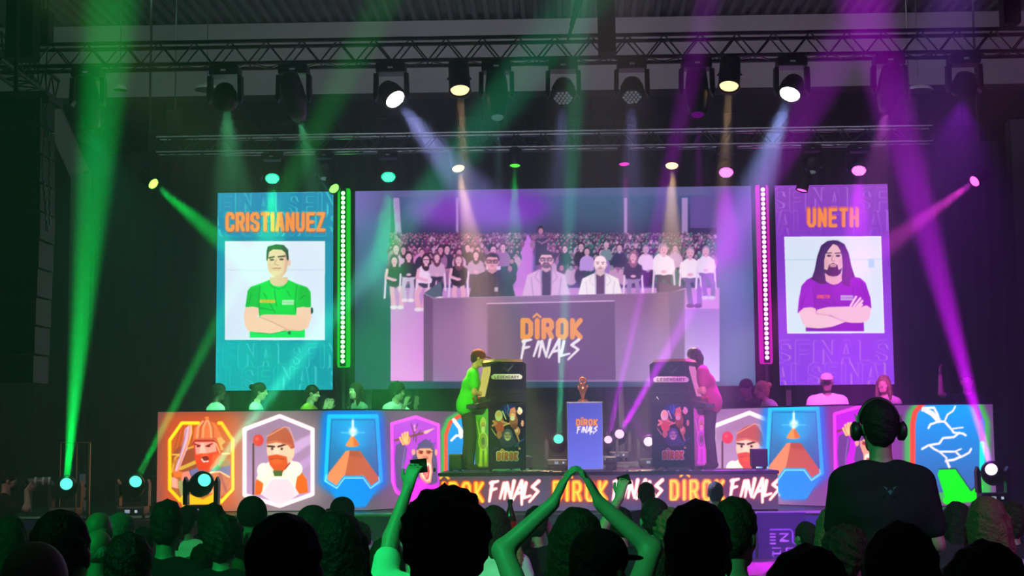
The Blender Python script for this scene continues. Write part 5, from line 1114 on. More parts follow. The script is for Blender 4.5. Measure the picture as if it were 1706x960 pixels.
def figure_print(x0, y0, x1, y1, a, b):
    cv = Canvas(x0-2, y0-2, x1+2, y1+2, 4, a); w = x1-x0; h = y1-y0; X = lambda u: x0+u*w; Y = lambda v: y0+v*h
    cv.vgrad([(x0, y0), (x1, y0), (x1, y1), (x0, y1)], a, b); hi = (225, 225, 120) if a[1] > a[0] else (240, 150, 240); lo = tuple(v*.4 for v in a); mid_ = tuple(min(255, v*1.5) for v in b)
    for i in range(5): cv.line([(X(.1+.2*i), y0), (X(.3+.12*i), Y(.4))], .9, hi, .4)
    cv.poly([(X(.05), Y(.3)), (X(.35), Y(.2)), (X(.3), y1), (X(.02), y1)], lo, .4)
    cv.ell(X(.6), Y(.28), w*.22, h*.10, hi); cv.ell(X(.6), Y(.33), w*.17, h*.075, (220, 170, 110)); cv.ell(X(.6), Y(.38), w*.14, h*.06, (240, 240, 220)); cv.line([(X(.52), Y(.32)), (X(.68), Y(.32))], .8, lo)
    cv.ell(X(.6), Y(.56), w*.36, h*.15, mid_); cv.ell(X(.6), Y(.56), w*.30, h*.125, tuple(v*.7 for v in mid_)); cv.ell(X(.6), Y(.56), w*.13, h*.06, (50, 90, 60)); cv.ell(X(.6), Y(.56), w*.36, h*.15, hi, .25)
    cv.line([(X(.45), Y(.7)), (X(.42), Y(.9))], w*.2, mid_); cv.line([(X(.78), Y(.7)), (X(.8), Y(.9))], w*.2, mid_); cv.ell(X(.4), Y(.93), w*.16, h*.03, hi); cv.ell(X(.82), Y(.93), w*.14, h*.03, hi); cv.line([(X(.15), Y(.25)), (X(.35), Y(.5))], w*.08, hi)
    cv.finish(.2); return cv
def cabinet(px0, px1, py_top, py_bot, side, label, tint):
    """side=-1: playing front faces left; +1: faces right"""
    Y = 19.75; zf = 1.085; A = at(px0, py_bot, Y); Bq = at(px1, py_bot, Y); cx = (A.x+Bq.x)/2
    ang = rad(24)*(-side); wv = abs(Bq.x-A.x)/math.cos(ang); d = .40
    t = thing('game_cabinet', label, 'game cabinet', (cx, Y, zf), ang)
    hz = at(px0, py_top, Y).z-zf; w = wv/2; zj = at(px0, 671, Y).z-zf
    f = -side  # playing side is x = -f*w  (side -1 -> x<0)
    def pr(pts, y0, y1): return prism([(x*(1 if side > 0 else -1), z) for x, z in pts], y0, y1)
    # in this local frame the playing side is +x for side>0
    fin('lower_body', pr([(-w, .03), (w, .03), (w, zj-.01), (-w, zj-.01)], 0, .48), CAB, t)
    fin('upper_body', pr([(-w-.01, zj+.005), (w*.92, zj+.005), (w*.55, hz*.97), (w*.62, hz), (-w*.86, hz), (-w-.01, hz-.03)], -.012, .492), CAB, t)
    fin('side_seam', pr([(-w-.012, zj+.13), (w*.9, zj+.13), (w*.9, zj+.14), (-w-.012, zj+.14)], -.018, -.010), STEEL, t)
    fin('top_cap', pr([(-w*.9, hz), (w*.70, hz), (w*.62, hz+.035), (-w*.80, hz+.035)], -.0, .48), ORG, t)
    fin('control_shelf', pr([(w*.85, zj+.02), (w+.16, zj-.02), (w+.16, zj-.07), (w*.85, zj-.06)], .02, .46), CAB, t)
    fin('screen_hood', pr([(w*.6, hz*.99), (w*.72, hz*.99), (w+.04, zj+.06), (w*.9, zj+.04)], .0, .03), BLACK, t)
    bm = bmesh.new()
    q = [(w*.63, .04, hz*.96), (w*.63, .44, hz*.96), (w*.92, .44, zj+.08), (w*.92, .04, zj+.08)]
    bm.faces.new([bm.verts.new((x*(1 if side > 0 else -1), y, z)) for x, y, z in q]); fin('game_display', bm, glow('game_display_glow', tint, .9), t)
    for k in range(2):
        j = fin('joystick', TB((side*(w+.08), .14+.2*k, zj-.03), (side*(w+.08), .14+.2*k, zj+.05), .008), STEEL, t); bm = bmesh.new(); ball(bm, (side*(w+.08), .14+.2*k, zj+.06), .018); fin('joystick_ball', bm, mat('red_ball', (.5, .02, .02), .3), j)
    for k in range(4): fin('button', TB((side*(w+.05+.04*(k % 2)), .20+.05*(k//2)+.0, zj-.03), (side*(w+.05+.04*(k % 2)), .20+.05*(k//2), zj-.008), .013), mat('yellow_button', (.6, .5, .05), .3), t)
    for x in (-w*.85, w*.85):
        for y in (.04, .42): fin('caster', TB((x, y-.01, .02), (x, y+.02, .02), .022, n=10), BLACK, t)
    ca, sa = math.cos(ang), math.sin(ang)
    Wl = lambda x, y: (cx+x*ca-y*sa, Y+x*sa+y*ca)
    x0, x1 = -w+.004, w-.004
    a_ = Wl(x0, -.004); b_ = Wl(x1, -.004)
    pa = to_px((a_[0], a_[1], zf+zj-.03)); pb = to_px((b_[0], b_[1], zf+.05)); pc = to_px((b_[0], b_[1], zf+zj-.03))
    cv = cab_print(float(pa[0]), float(min(pa[1], pc[1])), float(pb[0]), float(pb[1]))
    face_local('side_artwork', a_, b_, zf+.05, zf+zj-.03, cv, .0055, print_mat(), t)
    # upper marquee
    a_ = Wl(x0*.9, -.0145); b_ = Wl(x1*.86, -.0145); 
    pa = [float(v) for v in to_px((a_[0], a_[1], zf+hz-.03))]; pb = [float(v) for v in to_px((b_[0], b_[1], zf+zj+.18))]
    cv = Canvas(pa[0]-3, pa[1]-6, pb[0]+3, pb[1]+6, 4, (26, 22, 50)); wd = pb[0]-pa[0]; cv.tr(pa[0], pa[1], 58/wd/1.)
    cv.line([(24, 6), (30, 12), (36, 6)], 1.6, (70, 66, 84)); cv.line([(20, 5), (28, 14)], 1.2, (60, 56, 80)); cv.line([(40, 3), (31, 14)], 2, (90, 88, 96)); cv.ell(29, 2, 1, 1, (120, 110, 140))
    cv.line([(5, 24), (53, 24)], 8, (214, 210, 226)); cv.line([(6, 20), (52, 20)], 2, (240, 236, 250)); text(cv, 'LEGENDARY', 7, 21.2, 44, 5.6, 1.1, (70, 40, 90), gap=.9); cv.finish(.15)
    face_local('marquee_print', a_, b_, zf+zj+.18, zf+hz-.03, cv, .005, print_mat(), t)
    a_ = Wl(x0*.95, -.0195); 
    bm = bmesh.new(); tube(bm, (-w*.8, -.014, zj+.04), (-w*.72, -.014, zj+.08), .006); tube(bm, (-w*.72, -.014, zj+.08), (-w*.64, -.014, zj+.04), .006); fin('emblem', bm, STEEL, t)
    # artwork on the playing front
    xf = side*(w+.004); c_ = [Wl(xf, .0), Wl(xf, .48)]
    if side < 0: c_ = c_[::-1]
    pa = [float(v) for v in to_px((*c_[0], zf+zj-.03))]; pb = [float(v) for v in to_px((*c_[1], zf+.05))]
    cv = figure_print(min(pa[0], pb[0]), min(pa[1], pb[1]), max(pa[0], pb[0]), max(pa[1], pb[1])+3, (60, 190, 40) if side < 0 else (210, 30, 190), (150, 160, 40) if side < 0 else (230, 60, 200))
    face_local('front_artwork', c_[0], c_[1], zf+.05, zf+zj-.08, cv, .006, print_mat(), t)
    return t
cabinet(815, 876, 603, 784, -1, 'left game cabinet with printed artwork, marquee and green lit playing front', (.8, .75, .15))
cabinet(1088, 1156, 603, 781, 1, 'right game cabinet with printed artwork and magenta lit playing front', (.9, .2, .6))
# ================================================================ plinth and trophy
a = at(946, 783, 20.2); b = at(1005, 783, 20.2); zt = at(975, 671, 20.2).z
t = thing('plinth', 'glowing blue lettered plinth in the middle of the platform carrying the trophy', 'plinth', ((a.x+b.x)/2, 20.2, 1.085))
w = (b.x-a.x)/2; H = zt-1.085
fin('plinth_body', B(-w, w, 0, .48, 0, H, .006), mat('plinth_shell', (.3, .3, .34), .5), t); fin('top_plate', B(-w-.005, w+.005, -.005, .485, H, H+.012), mat('plinth_shell', (.3, .3, .34), .5), t)
cv = Canvas(940, 664, 1012, 790, 4, (84, 96, 206)); cv.vgrad([(940, 664), (1012, 664), (1012, 790), (940, 790)], (78, 82, 190), (104, 116, 236)); cv.poly([(1000, 790), (1012, 760), (1012, 790)], (160, 140, 220), .6, 4)
cv.tr(880, 600, 3.69); text(cv, 'DIROK', 293, 362, 136, 44, 11, (226, 100, 50), gap=.3); text(cv, 'DIROK', 296, 365, 130, 38, 5, (250, 170, 70), gap=1.6); circumflex(cv, 333, 360, 18, (240, 130, 60), 6)
brush(cv, 300, 410, 122, 38, 8.5, (240, 225, 245)); cv.finish(.25)
face_local('display_face', (a.x+.004, 20.196), (b.x-.004, 20.196), 1.095, zt-.005, cv, .0055, led_face_mat(), t)
t = thing('trophy', 'copper coloured ring headed trophy standing on the blue plinth', 'trophy', ((a.x+b.x)/2-.02, 20.4, zt+.013))
GOLD = mat('polished_copper', (.85, .32, .14), .22, .9, .1)
fin('foot', lathe([(.07, 0), (.075, .015), (.06, .03), (.035, .04)], 20), GOLD, t, True); fin('stem', lathe([(.02, .04), (.022, .07), (.038, .12), (.058, .17), (.05, .21), (.03, .235), (.028, .25)], 16), GOLD, t, True)
bm = bmesh.new()
for i in range(20):
    a0 = 2*math.pi*i/20; a1 = 2*math.pi*(i+1)/20; tube(bm, (.045*math.cos(a0), 0, .29+.045*math.sin(a0)), (.045*math.cos(a1), 0, .29+.045*math.sin(a1)), .014, n=8, cap=False)
fin('ring', bm, GOLD, t, True)
for sx in (-1, 1): fin('handle', TB((sx*.055, 0, .17), (sx*.06, 0, .235), .012, .016), GOLD, t, True)
bm = bmesh.new(); ball(bm, (0, 0, .295), .024); fin('ring_core', bm, GOLD, t, True)
# small speakers and boxes
def mon(px0, px1, py0, py1, Y, zf, label, name='monitor_speaker'):
    a = at(px0, py1, Y); b = at(px1, py0, Y); t = thing(name, label, 'speaker', ((a.x+b.x)/2, Y, zf)); w = (b.x-a.x)/2; H = at((px0+px1)/2, py0, Y).z-zf
    fin('speaker_box', B(-w, w, 0, .28, .03, H, .012), BLACK, t); fin('grille', B(-w*.85, w*.85, -.008, .0, .06, H*.92), mat('speaker_grille', (.006, .007, .007), .5), t)
    for sx in (-.7, .7): fin('foot', B(sx*w-.02, sx*w+.02, .05, .2, 0, .03), BLACK, t)
mon(1254, 1279, 748, 781, 19.7, 1.085, 'small black monitor speaker at the right end of the platform')
mon(748, 769, 757, 786, 19.8, 1.085, 'small black monitor speaker at the left end of the platform')
mon(872, 886, 760, 783, 20.3, 1.085, 'tiny black monitor speaker behind the left game cabinet')
a = at(1018, 782, 20.1); t = thing('projector_unit', 'small dark two tier unit on the platform right of the plinth', 'device', (a.x, 20.1, 1.085))
fin('lower_case', lathe([(.07, 0), (.075, .01), (.075, .07), (.06, .075)], 16), BLACK, t); fin('upper_case', lathe([(.055, .08), (.07, .09), (.07, .15), (.05, .16)], 16), BLACK, t); fin('pale_band', lathe([(.072, .155), (.074, .16), (.074, .175), (.05, .18)], 16), mat('grey_plastic', (.4, .4, .42), .4), t)
# stand frame left of the stage
t = thing('equipment_rack', 'slim rack of thin brass uprights and pale boxes at the left stage edge', 'rack', (at(128, 860, 18.8).x, 18.8, 0))
BR = mat('brass_tube', (.35, .25, .12), .35, .8)
for px, p0, p1 in ((101, 737, 800), (128, 737, 802), (149, 738, 790)):
    u = at(px, p0, 18.8); v = at(px, p1, 18.8); fin('upright', TB((u.x-t.location.x, 0, 0), (u.x-t.location.x, 0, u.z), .008 if px != 149 else .02), BR, t)
u = at(100, 738, 18.8); v = at(150, 738, 18.8); fin('crossbar', TB((u.x-t.location.x, 0, u.z), (v.x-t.location.x, 0, u.z), .01), BR, t)
for k in range(3): u = at(137, 790+22*k, 18.7); fin('pale_box', B(u.x-t.location.x-.03, u.x-t.location.x+.03, -.12, -.02, u.z-.13, u.z, .004), mat('lilac_box', (.18, .18, .34), .6), t)
fin('base_plate', B(-.3, .3, -.2, .2, 0, .03), BLACK, t)
# ================================================================ people on the stage
SKN = (.52, .32, .24)
def stand(**k):
    d = dict(pel=(0, 0, .93), legL=((-.11, .03, .49), (-.12, -.02, .08)), legR=((.11, .05, .49), (.12, .02, .08))); d.update(k); return d
zr = 1.085
p = at(779, 782, 20.15)
player, psL = person('left player in green T-shirt and brown cap, bent over the left game cabinet', 'playerL', stand(lean=12, head=(0, 12), armL=((-.26, .12, 1.12), (-.10, .36, 1.08), (.1, 1, -.2), (0, 0, -1), .5), armR=((.27, .08, 1.12), (.14, .34, 1.05), (-.1, 1, -.2), (0, 0, -1), .5)),
    (p.x, 20.15, zr+.012), rad(-82), 'short', 'dark', c8(60, 200, 30), (.03, .03, .035), SKN, .94, .009, extra=('cap', 'brim'), capcol=c8(90, 45, 25))
p = at(1186, 780, 20.15)
person('right player with long dark hair and plum T-shirt, bent over the right game cabinet', 'playerR', stand(lean=14, build=1.08, head=(0, 28), armL=((-.26, .10, 1.14), (-.12, .36, 1.08), (.1, 1, -.2), (0, 0, -1), .5), armR=((.27, .12, 1.12), (.12, .36, 1.06), (-.1, 1, -.2), (0, 0, -1), .5)),
    (p.x, 20.15, zr+.012), rad(84), 'longer', 'black', c8(150, 30, 110), (.03, .028, .04), SKN, .945, .009)
def judge(px, Y, label, key, rz, pose, hair, hcol, shirt, skin=SKN, extra=(), capcol=(.02, .02, .03), sc=1., h=.012, group=None):
    p = at(px, 660, Y); zb = 1.03
    person(label, key, pose, (p.x, Y, zb), rad(rz), hair, hcol, shirt, (.03, .03, .05), skin, sc, h, extra=extra, capcol=capcol)
    lab = 'black chair under the ' + ' '.join(label.split()[:11])
    make_chair(lab, (p.x, Y, zb), rad(rz), sc)
clap = lambda z=1.06, y=.34: dict(armL=((-.24, .18, .80), (-.03, y, z), (.1, .35, 1), (1, 0, 0), .15), armR=((.24, .18, .80), (.03, y, z), (-.1, .35, 1), (-1, 0, 0), .15))
judge(355, 21.2, 'leftmost seated judge with dark skin in white T-shirt turned to the screen', 'jA', -58, dict(lean=6, head=(-14, 4)), 'short', 'black', (.6, .62, .6), (.05, .03, .022))
judge(426, 21.2, 'seated judge with hair in a bun and pale T-shirt left of the clapping polo shirt', 'jB', -88, dict(lean=2, fem=True, head=(0, 8), build=.95), 'bun', 'dark', (.5, .55, .5), extra=())
judge(512, 21.2, 'clapping judge with short hair in a yellow and orange polo shirt', 'jC', -100, dict(lean=4, head=(5, 8), **clap()), 'short', 'dark', (.65, .55, .08), sc=.97)
judge(598, 21.2, 'seated judge with long straight hair turned left, right of the clapping polo shirt', 'jD', 128, dict(lean=3, fem=True, head=(8, 0), build=.92, sleeve=.12), 'longer', 'brown', (.18, .2, .18), sc=.99)
judge(656, 21.35, 'clapping judge with curly hair and white T-shirt, last on the left desk', 'jE', -122, dict(lean=3, head=(10, 6), **clap(1.10)), 'curly', 'dark', (.62, .62, .62), sc=.985)
judge(1254, 22.15, 'seated judge in a black cap behind the black monitor speaker', 'jF', 128, dict(lean=8, head=(0, 12)), 'short', 'black', (.03, .03, .04), (.4, .25, .2), ('cap', 'brim'), sc=1.02)
judge(1300, 21.75, 'seated judge with a fair bun bent to the left behind the right desk', 'jG', 98, dict(lean=24, fem=True, head=(0, 10), build=.95, sleeve=.3), 'bun', 'blond', (.5, .45, .5), sc=1.02)
judge(1378, 21.55, 'seated judge in a pale pink cap and light polo shirt facing the audience', 'jH', 172, dict(lean=3, build=1.12, head=(0, 3)), 'short', 'dark', (.6, .55, .6), (.3, .18, .15), ('cap', 'brim'), (.6, .45, .5), sc=1.05)
judge(1475, 21.55, 'seated judge with long fair hair behind the standing man with headphones', 'jI', 150, dict(lean=3, fem=True, head=(5, 2), build=.95, sleeve=.12), 'longer', 'fair', (.3, .2, .28), sc=1.02)
judge(1612, 21.5, 'rightmost seated judge in dark clothes with one forearm raised beside the violet beam', 'jJ', 165, dict(lean=3, armR=((.30, .18, .98), (.34, .20, 1.26), (0, .1, 1), (-1, .3, 0), .25)), 'short', 'black', (.02, .02, .03), sc=1.05)
def cam_prop():
    pass
# ================================================================ audience
HW = dict(short=.170, tall=.176, curly=.224, bald=.158, long=.182, longer=.182, bun=.18, tail=.18, beanie=.184)
HT = dict(short=1.306, tall=1.333, curly=1.327, bald=1.30, long=1.307, longer=1.307, bun=1.307, tail=1.307, beanie=1.32)
POSES = {'seat': dict(lean=4), 'clapup': dict(lean=0, fem=True, sleeve=.25, armL=((-.27, .14, 1.14), (-.055, .16, 1.34), (.5, .1, 1), (1, .2, 0), .15), armR=((.27, .14, 1.14), (.055, .16, 1.34), (-.5, .1, 1), (-1, .2, 0), .15)),
    'phoneL': dict(lean=2, armL=((-.14, .12, 1.19), (-.05, .15, 1.45), (.25, .2, 1), (.4, 1, -.2), .7)), 'phoneL2': dict(lean=2, armL=((-.30, .16, 1.06), (-.20, .16, 1.30), (.2, .1, 1), (.6, 1, 0), .8)),
    'bottleR': dict(lean=2, armR=((.26, .2, 1.08), (.2, .26, 1.30), (-.1, .2, 1), (-1, .4, 0), .8)), 'turn': dict(lean=4, head=(28, 4)), 'turnR': dict(lean=4, head=(-30, 4)), 'side': dict(lean=8, side=4, head=(8, -14))}
CROWD = {}
def seated(px, top, w, hair, hcol, shirt, label, pose='seat', skin=(.35, .22, .17), extra=(), capcol=(.01, .01, .012), rz=0, build=None, h=.0115):
    hor = 732-.0087*(px-853); kk = (top-hor)*HW[hair]/w; wn = HW[hair] if 'cap' not in extra else .182; Ht = HT[hair]
    s = 1.5/(Ht+(top-hor)*wn/w); D = 2500*wn*s/w; x = at(px, top+w*.7, D).x
    ps = dict(POSES[pose])
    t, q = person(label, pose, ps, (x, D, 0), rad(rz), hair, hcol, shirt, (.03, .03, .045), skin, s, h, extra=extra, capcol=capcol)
    make_chair('black plastic chair under the ' + ' '.join(label.split()[:11]), (x, D, 0), rad(rz), s)
    return t, q, s, D
K_ = (.012, .012, .015); Wt = (.8, .82, .82)
A_ = [
 (42, 896, 112, 'bald', 'grey', K_, 'nearest spectator at bottom left with a smooth grey head'),
 (88, 848, 98, 'short', 'black', K_, 'spectator with a broad black head of hair behind the smooth grey head'),
 (12, 858, 52, 'long', 'dark', (.05, .1, .06), 'spectator at the left edge of the picture with dark shoulder hair'),
 (158, 851, 44, 'bald', 'grey', (.05, .12, .05), 'bald spectator in front of the stage rack, left of the grey haired one'),
 (196, 853, 42, 'short', 'grey', (.1, .1, .1), 'grey haired spectator below the second green floor light'),
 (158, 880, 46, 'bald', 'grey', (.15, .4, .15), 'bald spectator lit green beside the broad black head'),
 (205, 886, 78, 'tall', 'black', K_, 'spectator with tall black hair in front of the grey haired one'),
 (236, 876, 36, 'short', 'dark', (.02, .03, .02), 'small dark haired spectator seen between tall black hair and black T-shirt'),
 (272, 832, 54, 'tall', 'dark', K_, 'spectator in black T-shirt with short cut neck in front of the warrior picture'),
 (310, 841, 36, 'tail', 'dark', Wt, 'spectator with long streaked tail and white shirt below the warrior picture'),
 (349, 838, 48, 'tall', 'dark', (.05, .1, .05), 'spectator with thick dark hair right of the white shirt and tail'),
 (367, 857, 66, 'curly', 'dark', K_, 'curly haired spectator left of the widest dark head in the left half'),
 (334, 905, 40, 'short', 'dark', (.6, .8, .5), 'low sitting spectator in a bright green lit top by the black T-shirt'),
 (418, 825, 50, 'beanie', 'dark', K_, 'spectator in a dark knit hat below the white framed miner picture'),
 (462, 853, 128, 'short', 'black', K_, 'spectator with the widest dark head in the left half of the crowd'),
 (517, 841, 56, 'short', 'dark', K_, 'spectator in a dark flat cap right of the widest dark head'),
 (558, 848, 88, 'long', 'dark', K_, 'spectator with green lit long hair below the pyramid picture'),
 (571, 827, 40, 'short', 'dark', Wt, 'spectator in a black cap with white shirt below the pyramid picture'),
 (741, 810, 150, 'curly', 'black', K_, 'spectator with the largest curly black head in front of the ape picture'),
 (640, 893, 50, 'long', 'brown', (.1, .3, .15), 'small spectator seated below the raised phone arm'),
 (789, 850, 34, 'short', 'grey', (.1, .1, .1), 'small grey haired spectator right of the largest curly head'),
 (821, 840, 46, 'longer', 'brown', Wt, 'spectator with long brown hair and white T-shirt with black lettering'),
 (853, 900, 38, 'longer', 'blond', (.3, .2, .25), 'spectator with a long blond braid below the red bottle'),
 (893, 841, 40, 'short', 'dark', (.02, .02, .02), 'dark haired spectator left of the clapping raised arms'),
 (992, 879, 96, 'short', 'black', K_, 'near spectator in a black peaked cap with a pale rim in the centre'),
 (1033, 842, 40, 'short', 'dark', K_, 'small dark haired spectator left of the raised phone in the centre'),
 (1077, 802, 28, 'short', 'dark', (.1, .02, .1), 'far small dark head right of the middle lettering on the platform front'),
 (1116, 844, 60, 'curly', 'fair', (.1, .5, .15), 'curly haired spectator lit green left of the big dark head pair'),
 (1163, 832, 112, 'tall', 'black', K_, 'big dark head, left one of the near pair right of centre'),
 (1224, 826, 74, 'tall', 'brown', (.03, .02, .03), 'dark brown head, right one of the near pair right of centre'),
 (1193, 801, 26, 'short', 'black', (.05, .02, .05), 'far small dark head in front of the right lettering on the platform'),
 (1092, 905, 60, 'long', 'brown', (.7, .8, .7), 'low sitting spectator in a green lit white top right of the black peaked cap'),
 (1346, 866, 34, 'short', 'dark', (.03, .02, .04), 'small dark head in front of the violet sign panel'),
 (1386, 842, 42, 'longer', 'fair', (.06, .03, .06), 'spectator with long fair hair in front of the violet sign panel'),
 (1410, 872, 78, 'curly', 'brown', (.03, .02, .03), 'spectator with violet rimmed curls left of the standing man with headphones'),
 (1352, 906, 150, 'tall', 'black', K_, 'very near dark head at the bottom below the violet sign panel'),
 (1512, 868, 128, 'tall', 'black', K_, 'very near dark head directly below the standing man with headphones'),
 (1598, 833, 40, 'longer', 'dark', (.05, .02, .05), 'spectator with dark long hair below the lightning picture'),
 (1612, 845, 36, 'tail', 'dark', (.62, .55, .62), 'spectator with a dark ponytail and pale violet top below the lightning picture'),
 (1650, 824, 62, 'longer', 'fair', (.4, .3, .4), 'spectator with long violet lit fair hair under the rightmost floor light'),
 (1689, 834, 50, 'curly', 'brown', (.05, .02, .05), 'curly haired spectator at the right edge of the picture'),
 (1655, 899, 150, 'tall', 'black', K_, 'very near dark head in the bottom right corner'),
 (600, 868, 34, 'bun', 'dark', (.4, .4, .45), 'small spectator with hair in a bun left of the raised phone arm'),
 (1555, 850, 34, 'short', 'dark', (.3, .05, .25), 'small spectator between the standing man and the dark long hair'),
]
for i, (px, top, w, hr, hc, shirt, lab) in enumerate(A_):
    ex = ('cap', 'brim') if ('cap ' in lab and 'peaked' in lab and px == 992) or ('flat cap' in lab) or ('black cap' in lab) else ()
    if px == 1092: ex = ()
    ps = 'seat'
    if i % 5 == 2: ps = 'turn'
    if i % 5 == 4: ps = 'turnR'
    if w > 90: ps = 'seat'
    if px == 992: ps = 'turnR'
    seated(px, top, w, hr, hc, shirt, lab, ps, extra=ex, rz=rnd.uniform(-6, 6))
def local_to_world(t, v): return Matrix.Translation(t.location) @ t.rotation_euler.to_matrix().to_4x4() @ Matrix.Diagonal((*t.scale, 1)) @ Vector(v)
PHONE = mat('phone_case', (.01, .01, .012), .25)
t, q, s, D = seated(697, 852, 60, 'short', 'dark', (.7, .8, .72), 'spectator in a pale T-shirt raising a phone with the left arm before the ape picture', 'phoneL', skin=(.5, .32, .25))
wp = local_to_world(t, q['_w-1']+np.array((.045, .06, .10))); ph = thing('phone', 'black phone held up in front of the ape picture', 'phone', wp, rad(15)); ph.rotation_euler = (rad(60), rad(84), rad(8)); ph.scale = (.85, .85, .85)
fin('phone_body', B(-.036, .036, -.004, .004, -.075, .075, .003), PHONE, ph); fin('camera_bump', B(-.03, -.008, .004, .007, .045, .07, .001), PHONE, ph)
t, q, s, D = seated(1092, 828, 48, 'short', 'dark', (.02, .02, .03), 'spectator raising a phone before the middle platform lettering', 'phoneL2', skin=(.5, .32, .25))
wp = local_to_world(t, q['_w-1']+np.array((.03, .05, .10))); ph = thing('phone', 'phone held up in front of the middle platform lettering', 'phone', wp, 0); ph.rotation_euler = (rad(60), rad(70), 0); ph.scale = (.8, .8, .8)
fin('phone_body', B(-.036, .036, -.004, .004, -.075, .075, .003), PHONE, ph); fin('camera_bump', B(-.03, -.008, .004, .007, .045, .07, .001), PHONE, ph)
seated(962, 843, 84, 'longer', 'brown', (.02, .02, .025), 'spectator with long brown hair clapping with both bare arms above the head', 'clapup', skin=(.5, .32, .25))
t, q, s, D = seated(868, 872, 36, 'short', 'dark', (.05, .03, .06), 'small spectator lifting a red labelled bottle', 'bottleR')
wp = at(850.5, 893, D-.12)
bt = thing('bottle', 'dark soda bottle with a red label held up in the crowd', 'bottle', wp); bt.scale = (1.0, 1.0, 1.0)
fin('bottle_body', lathe([(.03, 0), (.034, .02), (.034, .10), (.03, .12), (.014, .17), (.013, .19)], 16), mat('dark_cola', (.06, .02, .02), .1), bt, True); fin('label', lathe([(.0345, .03), (.0355, .03), (.0355, .085), (.0345, .085)], 16), mat('red_label', (.6, .01, .02), .4), bt); fin('bottle_cap', lathe([(.016, .19), (.016, .21), (.012, .212)], 12), BLACK, bt)
# standing man with headphones
Dm = 6.75; hor = 726.6; zt = 1.5+(hor-667)/2500*Dm; sc = zt/1.735
pm = stand(lean=2, build=1.02, head=(0, -2), armL=((-.205, .06, 1.12), (-.16, .26, 1.05), (.2, 1, 0), (0, 0, -1), .5), armR=((.225, .0, 1.13), (.22, .2, 1.0), (0, 1, 0), (0, 0, -1), .5), sleeve=.72)
x = at(1467, 700, Dm).x
man, ps = person('man standing in a black T-shirt wearing headphones, seen from behind', 'standing', pm, (x, Dm, 0), rad(2), 'short', 'black', (.012, .012, .016), (.02, .02, .03), (.38, .22, .18), sc, .009)
hp = thing('headphones', 'black over ear headphones on the standing man', 'headphones', local_to_world(man, ps['_H']), rad(2)); hp.scale = (sc, sc, sc)
bm = bmesh.new(); pr = None
for i in range(17):
    a = math.pi*i/16; pt = Vector((.098*math.cos(a), -.005, .135*math.sin(a)-.0))
    if pr is not None: tube(bm, pr, pt, .010, n=8, cap=False)
    pr = pt
fin('headband', bm, BLACK, hp, True)
for sx in (-1, 1):
    e = fin('ear_cup', lathe([(.03, .0), (.045, .008), (.046, .03), (.03, .042)], 18, Matrix.Translation((sx*.086, 0, -.015)) @ Matrix.Rotation(sx*math.pi/2, 4, 'Y')), BLACK, hp, True)
    fin('slider', B(sx*.10-.006, sx*.10+.006, -.02, .012, .02, .06, .002), mat('silver_slider', (.6, .55, .62), .3, .6), e)
# small emblem printed on the shirt back
Tb = ps['_T']; q0 = Tb(0, 0, .40)
bm = bmesh.new()
for pts in (((0, 0), (.012, .016), (0, .024), (-.012, .016)), ((.014, .02), (.032, .04), (.014, .032)), ((-.014, .02), (-.032, .04), (-.014, .032))):
    vs = [bm.verts.new((q0[0]+x, q0[1]-.148+.0*z, q0[2]-.03+z)) for x, z in pts]; bm.faces.new(vs)
bmesh.ops.solidify(bm, geom=bm.faces[:], thickness=.006)
fin('shirt_emblem', bm, mat('teal_print', (.10, .28, .32), .6), man)
# photographer at the left edge
D = 16.5; p = at(6, 790, D); s_ = (1.5+(739.5-781)/2500*D)/1.31
pp = dict(lean=3, head=(0, 0), armL=((-.2, .2, .84), (-.06, .3, 1.06), (.2, .6, .8), (0, .3, 1), .7), armR=((.22, .22, .86), (.07, .26, 1.08), (-.2, .6, .6), (-1, 0, .2), .8))
ph_, ps = person('photographer in black at the left edge holding up a camera', 'photographer', pp, (p.x, D, 0), rad(-72), 'beanie', 'black', (.015, .015, .018), (.02, .02, .02), (.4, .26, .22), s_, .010, extra=('beard',), capcol=(.01, .01, .012))
make_chair('black plastic chair under the photographer at the left edge', (p.x, D, 0), rad(-72), s_)
H = ps['_H']; cm = thing('camera', 'dark camera with a long pale ringed lens held by the photographer', 'camera', local_to_world(ph_, H+np.array((.0, .15, -.02))), rad(-72)); cm.scale = (1.0, 1.0, 1.0)
fin('camera_body', B(-.07, .07, -.03, .04, -.05, .045, .008), BLACK, cm); fin('viewfinder_hump', B(-.025, .025, -.02, .035, .04, .065, .006), BLACK, cm)
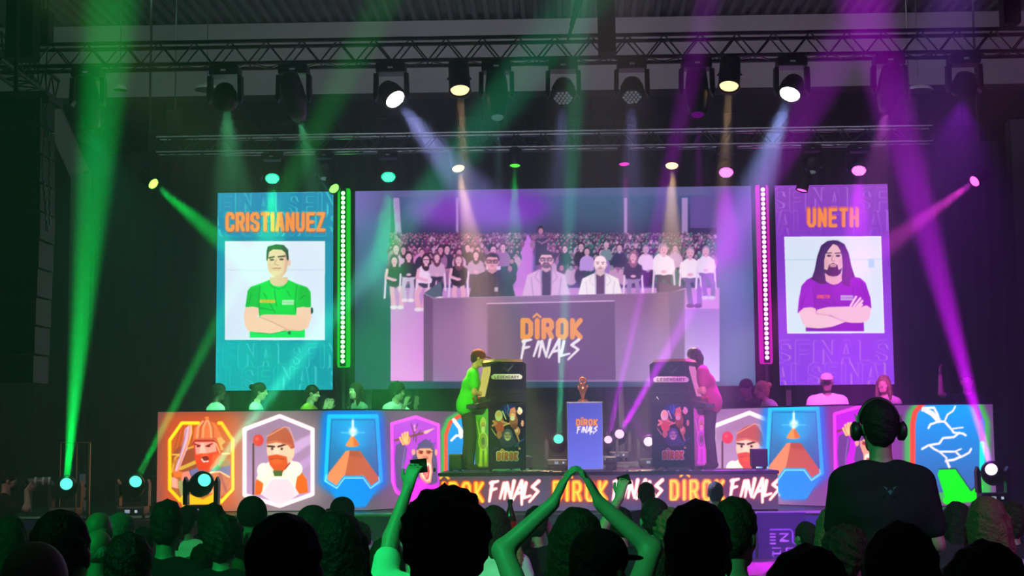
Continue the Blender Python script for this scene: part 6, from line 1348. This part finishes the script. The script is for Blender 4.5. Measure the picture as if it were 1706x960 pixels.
fin('lens_barrel', lathe([(.035, 0), (.035, .1), (.04, .11), (.04, .2), (.045, .21), (.045, .27)], 18, Matrix.Translation((0, .04, 0)) @ Matrix.Rotation(-math.pi/2, 4, 'X')), mat('lens_grey', (.12, .12, .13), .4), cm, True)
for k in (.09, .17, .235): fin('lens_ring', lathe([(.041, 0), (.047, .004), (.047, .025), (.041, .03)], 18, Matrix.Translation((0, .04+k, 0)) @ Matrix.Rotation(-math.pi/2, 4, 'X')), mat('pale_ring', (.5, .5, .52), .5), cm)
# lettering on the T-shirts, following the cloth
from mathutils.bvhtree import BVHTree
def shirt_print(label_start, strokes, m):
    t = next(o for o in bpy.data.objects if o.get('label', '').startswith(label_start)); shd = next(c for c in t.children if c.name.startswith('shirt')).data
    bv = BVHTree.FromPolygons([v.co for v in shd.vertices], [p.vertices for p in shd.polygons]); bm = bmesh.new()
    for st in strokes:
        pr = None
        for i in range(len(st)-1):
            for k in range(5):
                u = k/4; x = st[i][0]*(1-u)+st[i+1][0]*u; z = st[i][1]*(1-u)+st[i+1][1]*u
                hit = bv.ray_cast(Vector((x, -1, z)), Vector((0, 1, 0)))[0]
                if hit is None: continue
                if pr is not None and (hit-pr).length > 1e-4: tube(bm, pr, hit, .0045, n=5, cap=False)
                pr = hit
    o = fin('shirt_lettering', bm, m, t); o['kind'] = 'stuff'
INK = mat('black_print', (.01, .01, .012), .7)
shirt_print('spectator with long brown hair and white T-shirt', [[(-.12, .78), (-.10, .83), (-.08, .79)], [(-.07, .84), (-.07, .78)], [(-.07, .84), (-.03, .82), (-.07, .78)], [(.0, .80), (.03, .84), (.06, .79)], [(-.11, .72), (-.04, .75), (-.02, .70), (.05, .74), (.08, .69)], [(-.10, .66), (.06, .67)]], INK)
shirt_print('spectator in a pale T-shirt raising', [[(-.15+.025*i, .78+.012*(i % 2)), (-.14+.025*i, .75), (-.13+.025*i, .785)] for i in range(11)]+[[(-.15, .83), (.12, .82)]], INK)
print('BUILD SECONDS', round(time.time()-T0, 1), 'tris', sum(len(m_.loops)-2*len(m_.polygons) for m_ in bpy.data.meshes))
